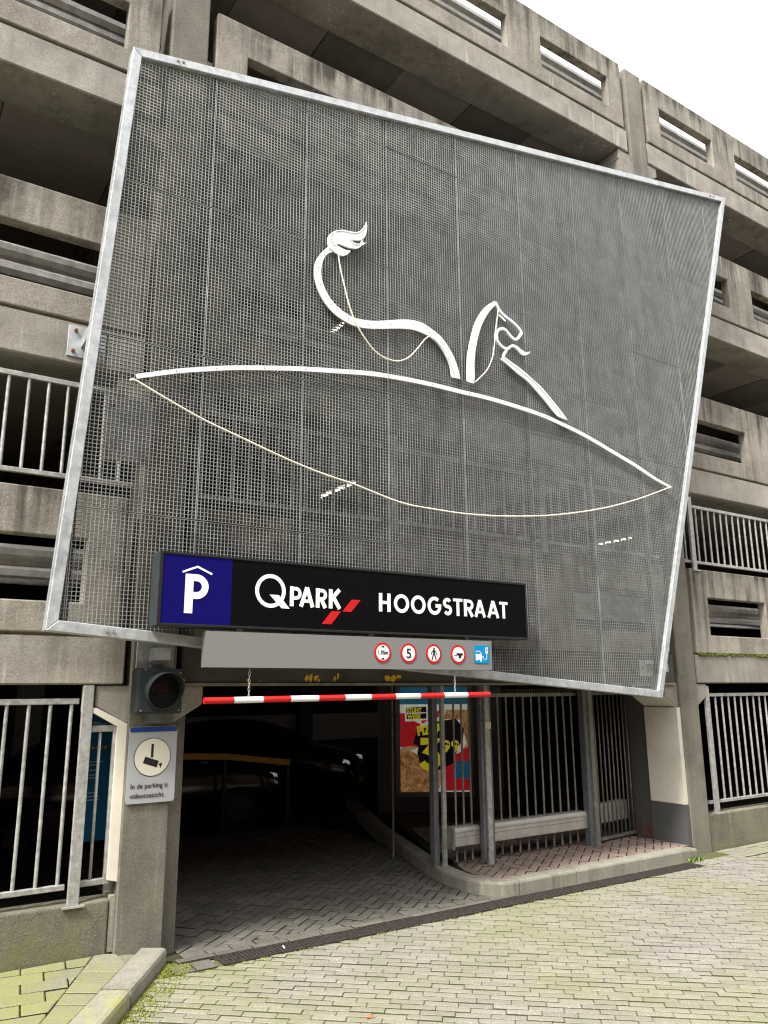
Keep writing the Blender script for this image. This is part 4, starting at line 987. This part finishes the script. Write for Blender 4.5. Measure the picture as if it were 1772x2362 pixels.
# information board behind the left railing
ib = thing('information_board', (1.9, .8, .3), 'dark blue information board behind the left railing', 'board')
MB().box(1.72, 2.28, .80, .86, .78, 1.92).build('board_panel', M['info'], ib, bevel=.006); MB().box(1.69, 1.735, .79, .87, .25, 1.95).build('board_post', M['strut'], ib)
PALE = plain('pale_print', (.25, .35, .4), .6)
for k, z in enumerate((1.78, 1.765, 1.725, 1.70, 1.44, 1.415, 1.37, 1.33, 1.305, 1.18, 1.15, 1.12)): MB().box(1.765, 1.765+random.uniform(.06, .13), .797, .7995, z, z+.008).build('print_line', PALE, ib)
for k in range(4): flat_shape('symbol', [circle(1.785+k*.036, 1.565, .012, 14)], M['leaf'], .7985, .002, ib)

# parked cars
def make_car(name, label, loc, rz):
    t = thing(name, loc, label, 'car', None); t.rotation_euler = (0, 0, rz)
    X = [-2.12, -2.08, -1.98, -1.72, -1.2, -.5, .15, .62, 1.02, 1.35, 1.75, 2.0, 2.10, 2.13]
    ZT = [.62, .86, 1.08, 1.36, 1.47, 1.50, 1.46, 1.24, 1.02, .965, .88, .76, .62, .45]
    BZ = [.6, .84, .98, .97, .95, .93, .92, .92, .95, .93, .85, .73, .60, .44]
    HWd = [.68, .78, .83, .87, .89, .90, .90, .89, .88, .87, .84, .78, .72, .66]
    WR = [.6, .64, .62, .60, .61, .63, .62, .64, .74, .76, .72, .66, .6, .55]
    mb = MB(); ring = []
    for x, zt, bz_, hw, wr in zip(X, ZT, BZ, HWd, WR):
        half = [(hw*.9, .22), (hw, .40), (hw*1.01, .66 if bz_ > .7 else bz_*.9), (hw*.98, bz_), (wr, max(zt-.05, bz_)), (wr*.7, zt)]
        pts = [(-a, b) for a, b in half]+[(a, b) for a, b in half[::-1]]
        ring.append([(x, p[0], p[1]) for p in pts])
    nr = 12
    for rg in ring: mb.v += rg
    for k in range(len(X)-1):
        for j in range(nr):
            j2 = (j+1) % nr; mb.f.append((k*nr+j, k*nr+j2, (k+1)*nr+j2, (k+1)*nr+j))
            top = j in (4, 5, 6); side = j in (3, 7)
            cab = -1.72 <= X[k] and X[k+1] <= 1.02; gl = (side and cab) or (top and (.15 <= X[k] and X[k+1] <= 1.02)) or (top and -2.0 <= X[k] and X[k+1] <= -1.72)
            mb.m.append(1 if gl else 0)
    mb.f += [tuple(range(nr)), tuple((len(X)-1)*nr+j for j in range(nr))]; mb.m += [0, 0]
    def add(m_, nm, mats, smooth=True, sub_=0, parent=t):
        o = bpy.data.objects.new(nm, m_.mesh(nm, mats, smooth)); COL.objects.link(o); o.parent = parent
        if sub_: s = o.modifiers.new('s', 'SUBSURF'); s.levels = sub_; s.render_levels = sub_
        return o
    body = add(mb, 'body', [M['car'], M['glass']], True, 2)
    for wx in (-1.35, 1.32):
        for sy in (-1, 1):
            w = MB(); w.tube([(wx, sy*.70, .31), (wx, sy*.72, .31), (wx, sy*.88, .31), (wx, sy*.895, .31)], [.25, .315, .315, .27], 24); wo_ = add(w, 'wheel', M['tyre'])
            rm_ = MB(); rm_.tube([(wx, sy*.88, .31), (wx, sy*.90, .31)], .19, 20); add(rm_, 'rim', M['rim'], False, 0, wo_)
    for sy in (-1, 1):
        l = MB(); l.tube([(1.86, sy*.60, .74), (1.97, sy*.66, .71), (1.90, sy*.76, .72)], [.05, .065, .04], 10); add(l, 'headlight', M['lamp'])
        mr = MB(); mr.tube([(.70, sy*.88, .98), (.72, sy*1.0, 1.02), (.72, sy*1.04, 1.02)], [.04, .08, .05], 8); add(mr, 'mirror', M['car'])
    gr = MB(); gr.box(2.09, 2.135, -.5, .5, .40, .58); add(gr, 'grille', M['black'], False)
    pl_ = MB(); pl_.box(2.128, 2.14, -.26, .26, .32, .43); add(pl_, 'number_plate', M['yrail'], False)
    return t
make_car('parked_car', 'black hatchback parked sideways inside the dark garage behind a yellow rail', (3.75, 6.0, 0), R(-4))
make_car('parked_car', 'black car with bright headlights parked deep inside the dark garage', (6.75, 8.3, 0), R(-42))
yr = thing('barrier_rail', (4.2, 4.4, 0), 'yellow painted barrier rail in front of the dark parked hatchback', 'barrier')
ya = [onY(395, 1745, 4.8), onY(522, 1745, 4.8), onY(668, 1759, 4.6)]
for a, b in zip(ya, ya[1:]): MB().bar(a, b, .05, .085).build('rail', M['yrail'], yr)
for p in (ya[1], ya[2]): MB().box(p.x-.02, p.x+.02, p.y+.03, p.y+.07, 0, p.z+.02).build('post', M['black'], yr)

# ================================================================ HOUSES ACROSS THE STREET (behind the viewer; they close off the low sky)
M['hbrick'] = plain('house_brick', (.19, .10, .07), .9, vary=.3, scale=9); M['hroof'] = plain('roof_tile', (.06, .05, .05), .9); M['pane'] = plain('house_glass', (.02, .025, .03), .1, spec=.6)
for k, (hx, hw, hh, lb) in enumerate(((-22, 14, 8.5, 'long low brick row house across the street from the garage'), (-8, 11, 9.5, 'middle brick row house across the street facing the garage sign'), (3, 12, 8.8, 'brick row house across the street facing the garage gate'), (15, 16, 9.8, 'tall wide brick row house at the far end across the street'))):
    t = thing('row_house', (hx+hw/2, -16, 0), lb, 'house')
    MB().box(hx, hx+hw-.02, -22, -14.5, -.3, hh).build('wall', M['hbrick'], t)
    rf = MB(); rf.prism([(-22.3, hh), (-14.2, hh), (-18.2, hh+3.0)], lambda u, v, w: (w, u, v), hx, hx+hw-.02); rf.build('roof', M['hroof'], t)
    for st_ in range(3):
        x = hx+1.0
        while x < hx+hw-2:
            MB().box(x, x+1.2, -14.52, -14.46, .9+st_*2.9, 2.5+st_*2.9).build('window', M['pane'], t); x += 2.3

# ================================================================ SMALL THINGS
def weed(label, loc, n, h, sp):
    mb = MB()
    for k in range(n):
        a = random.random()*6.28; r = random.random()*sp; x, y = loc[0]+math.cos(a)*r, loc[1]+math.sin(a)*r*.7
        hh = h*random.uniform(.4, 1.1); l = random.uniform(.3, 1.2)*hh; b = random.random()*6.28; w = random.uniform(.003, .007); wx, wy = -math.sin(b)*w, math.cos(b)*w; i = len(mb.v)
        mb.v += [(x-wx, y-wy, loc[2]), (x+wx, y+wy, loc[2]), (x+math.cos(b)*l*.5+wx*1.6, y+math.sin(b)*l*.5+wy*1.6, loc[2]+hh*.7), (x+math.cos(b)*l*.5-wx*1.6, y+math.sin(b)*l*.5-wy*1.6, loc[2]+hh*.7), (x+math.cos(b)*l, y+math.sin(b)*l, loc[2]+hh)]
        mb.f += [(i, i+1, i+2, i+3), (i+3, i+2, i+4)]; mb.m += [0, 0]
    return tag(mb.build('weed', M['weed'], fix=False), label, 'weed')
p = onZ(345, 2240, 0); weed('green weed tuft at the end of the left kerb below the column', (p.x, p.y, -.005), 70, .06, .09)
p = onZ(1592, 1984, 0); weed('low bright weed patch at the foot of the right column', (p.x, p.y, -.005), 140, .045, .20)
p = onZ(1178, 2060, 0); weed('tiny weed growing in the kerb joint by the drain', (p.x, p.y, -.005), 26, .035, .06)
p = onZ(250, 2352, 0); weed('small weed between the mossy kerb and the street', (p.x+.04, p.y, -.005), 24, .035, .05)
ms = MB(); random.seed(5)
for k in range(1500):
    t_ = random.random()**1.5*1.6; w_ = random.random()**2*.22; q = K0+kd*(t_-.05); x, y = q.x+.02+w_*.84, q.y-w_*.5; r = random.uniform(.002, .007)
    ms.tube([(x-r, y, -.004), (x, y, .002+r*.5), (x+r, y, -.004)], [r*.5, r, r*.5], 5)
for k in range(500):
    x = 2.6+random.random()*6.2; y = -.475-random.random()**2*.10; r = random.uniform(.002, .005); ms.tube([(x-r, y, -.004), (x, y, .001+r*.4), (x+r, y, -.004)], [r*.5, r, r*.5], 5)
tag(ms.build('street_moss', M['smoss'], street), kind='stuff')
p = onZ(853, 2350, 0)
lf = MB(); lf.prism([(p.x-.035, p.y), (p.x, p.y-.012), (p.x+.04, p.y+.002), (p.x, p.y+.016)], lambda u, v, w: (u, v, w+.3*abs(u-p.x)), .004, .007); tag(lf.build('fallen_leaf', M['leaf']), 'orange fallen leaf lying on the street bricks', 'leaf')
p = onZ(655, 2190, 0)
MB().tube([(p.x, p.y-.01, .012), (p.x+.012, p.y+.04, .012)], .006, 8).build('cigarette_butt', M['letter'])
tag(bpy.data.objects['cigarette_butt'], 'white cigarette butt lying on the drain grating', 'litter')
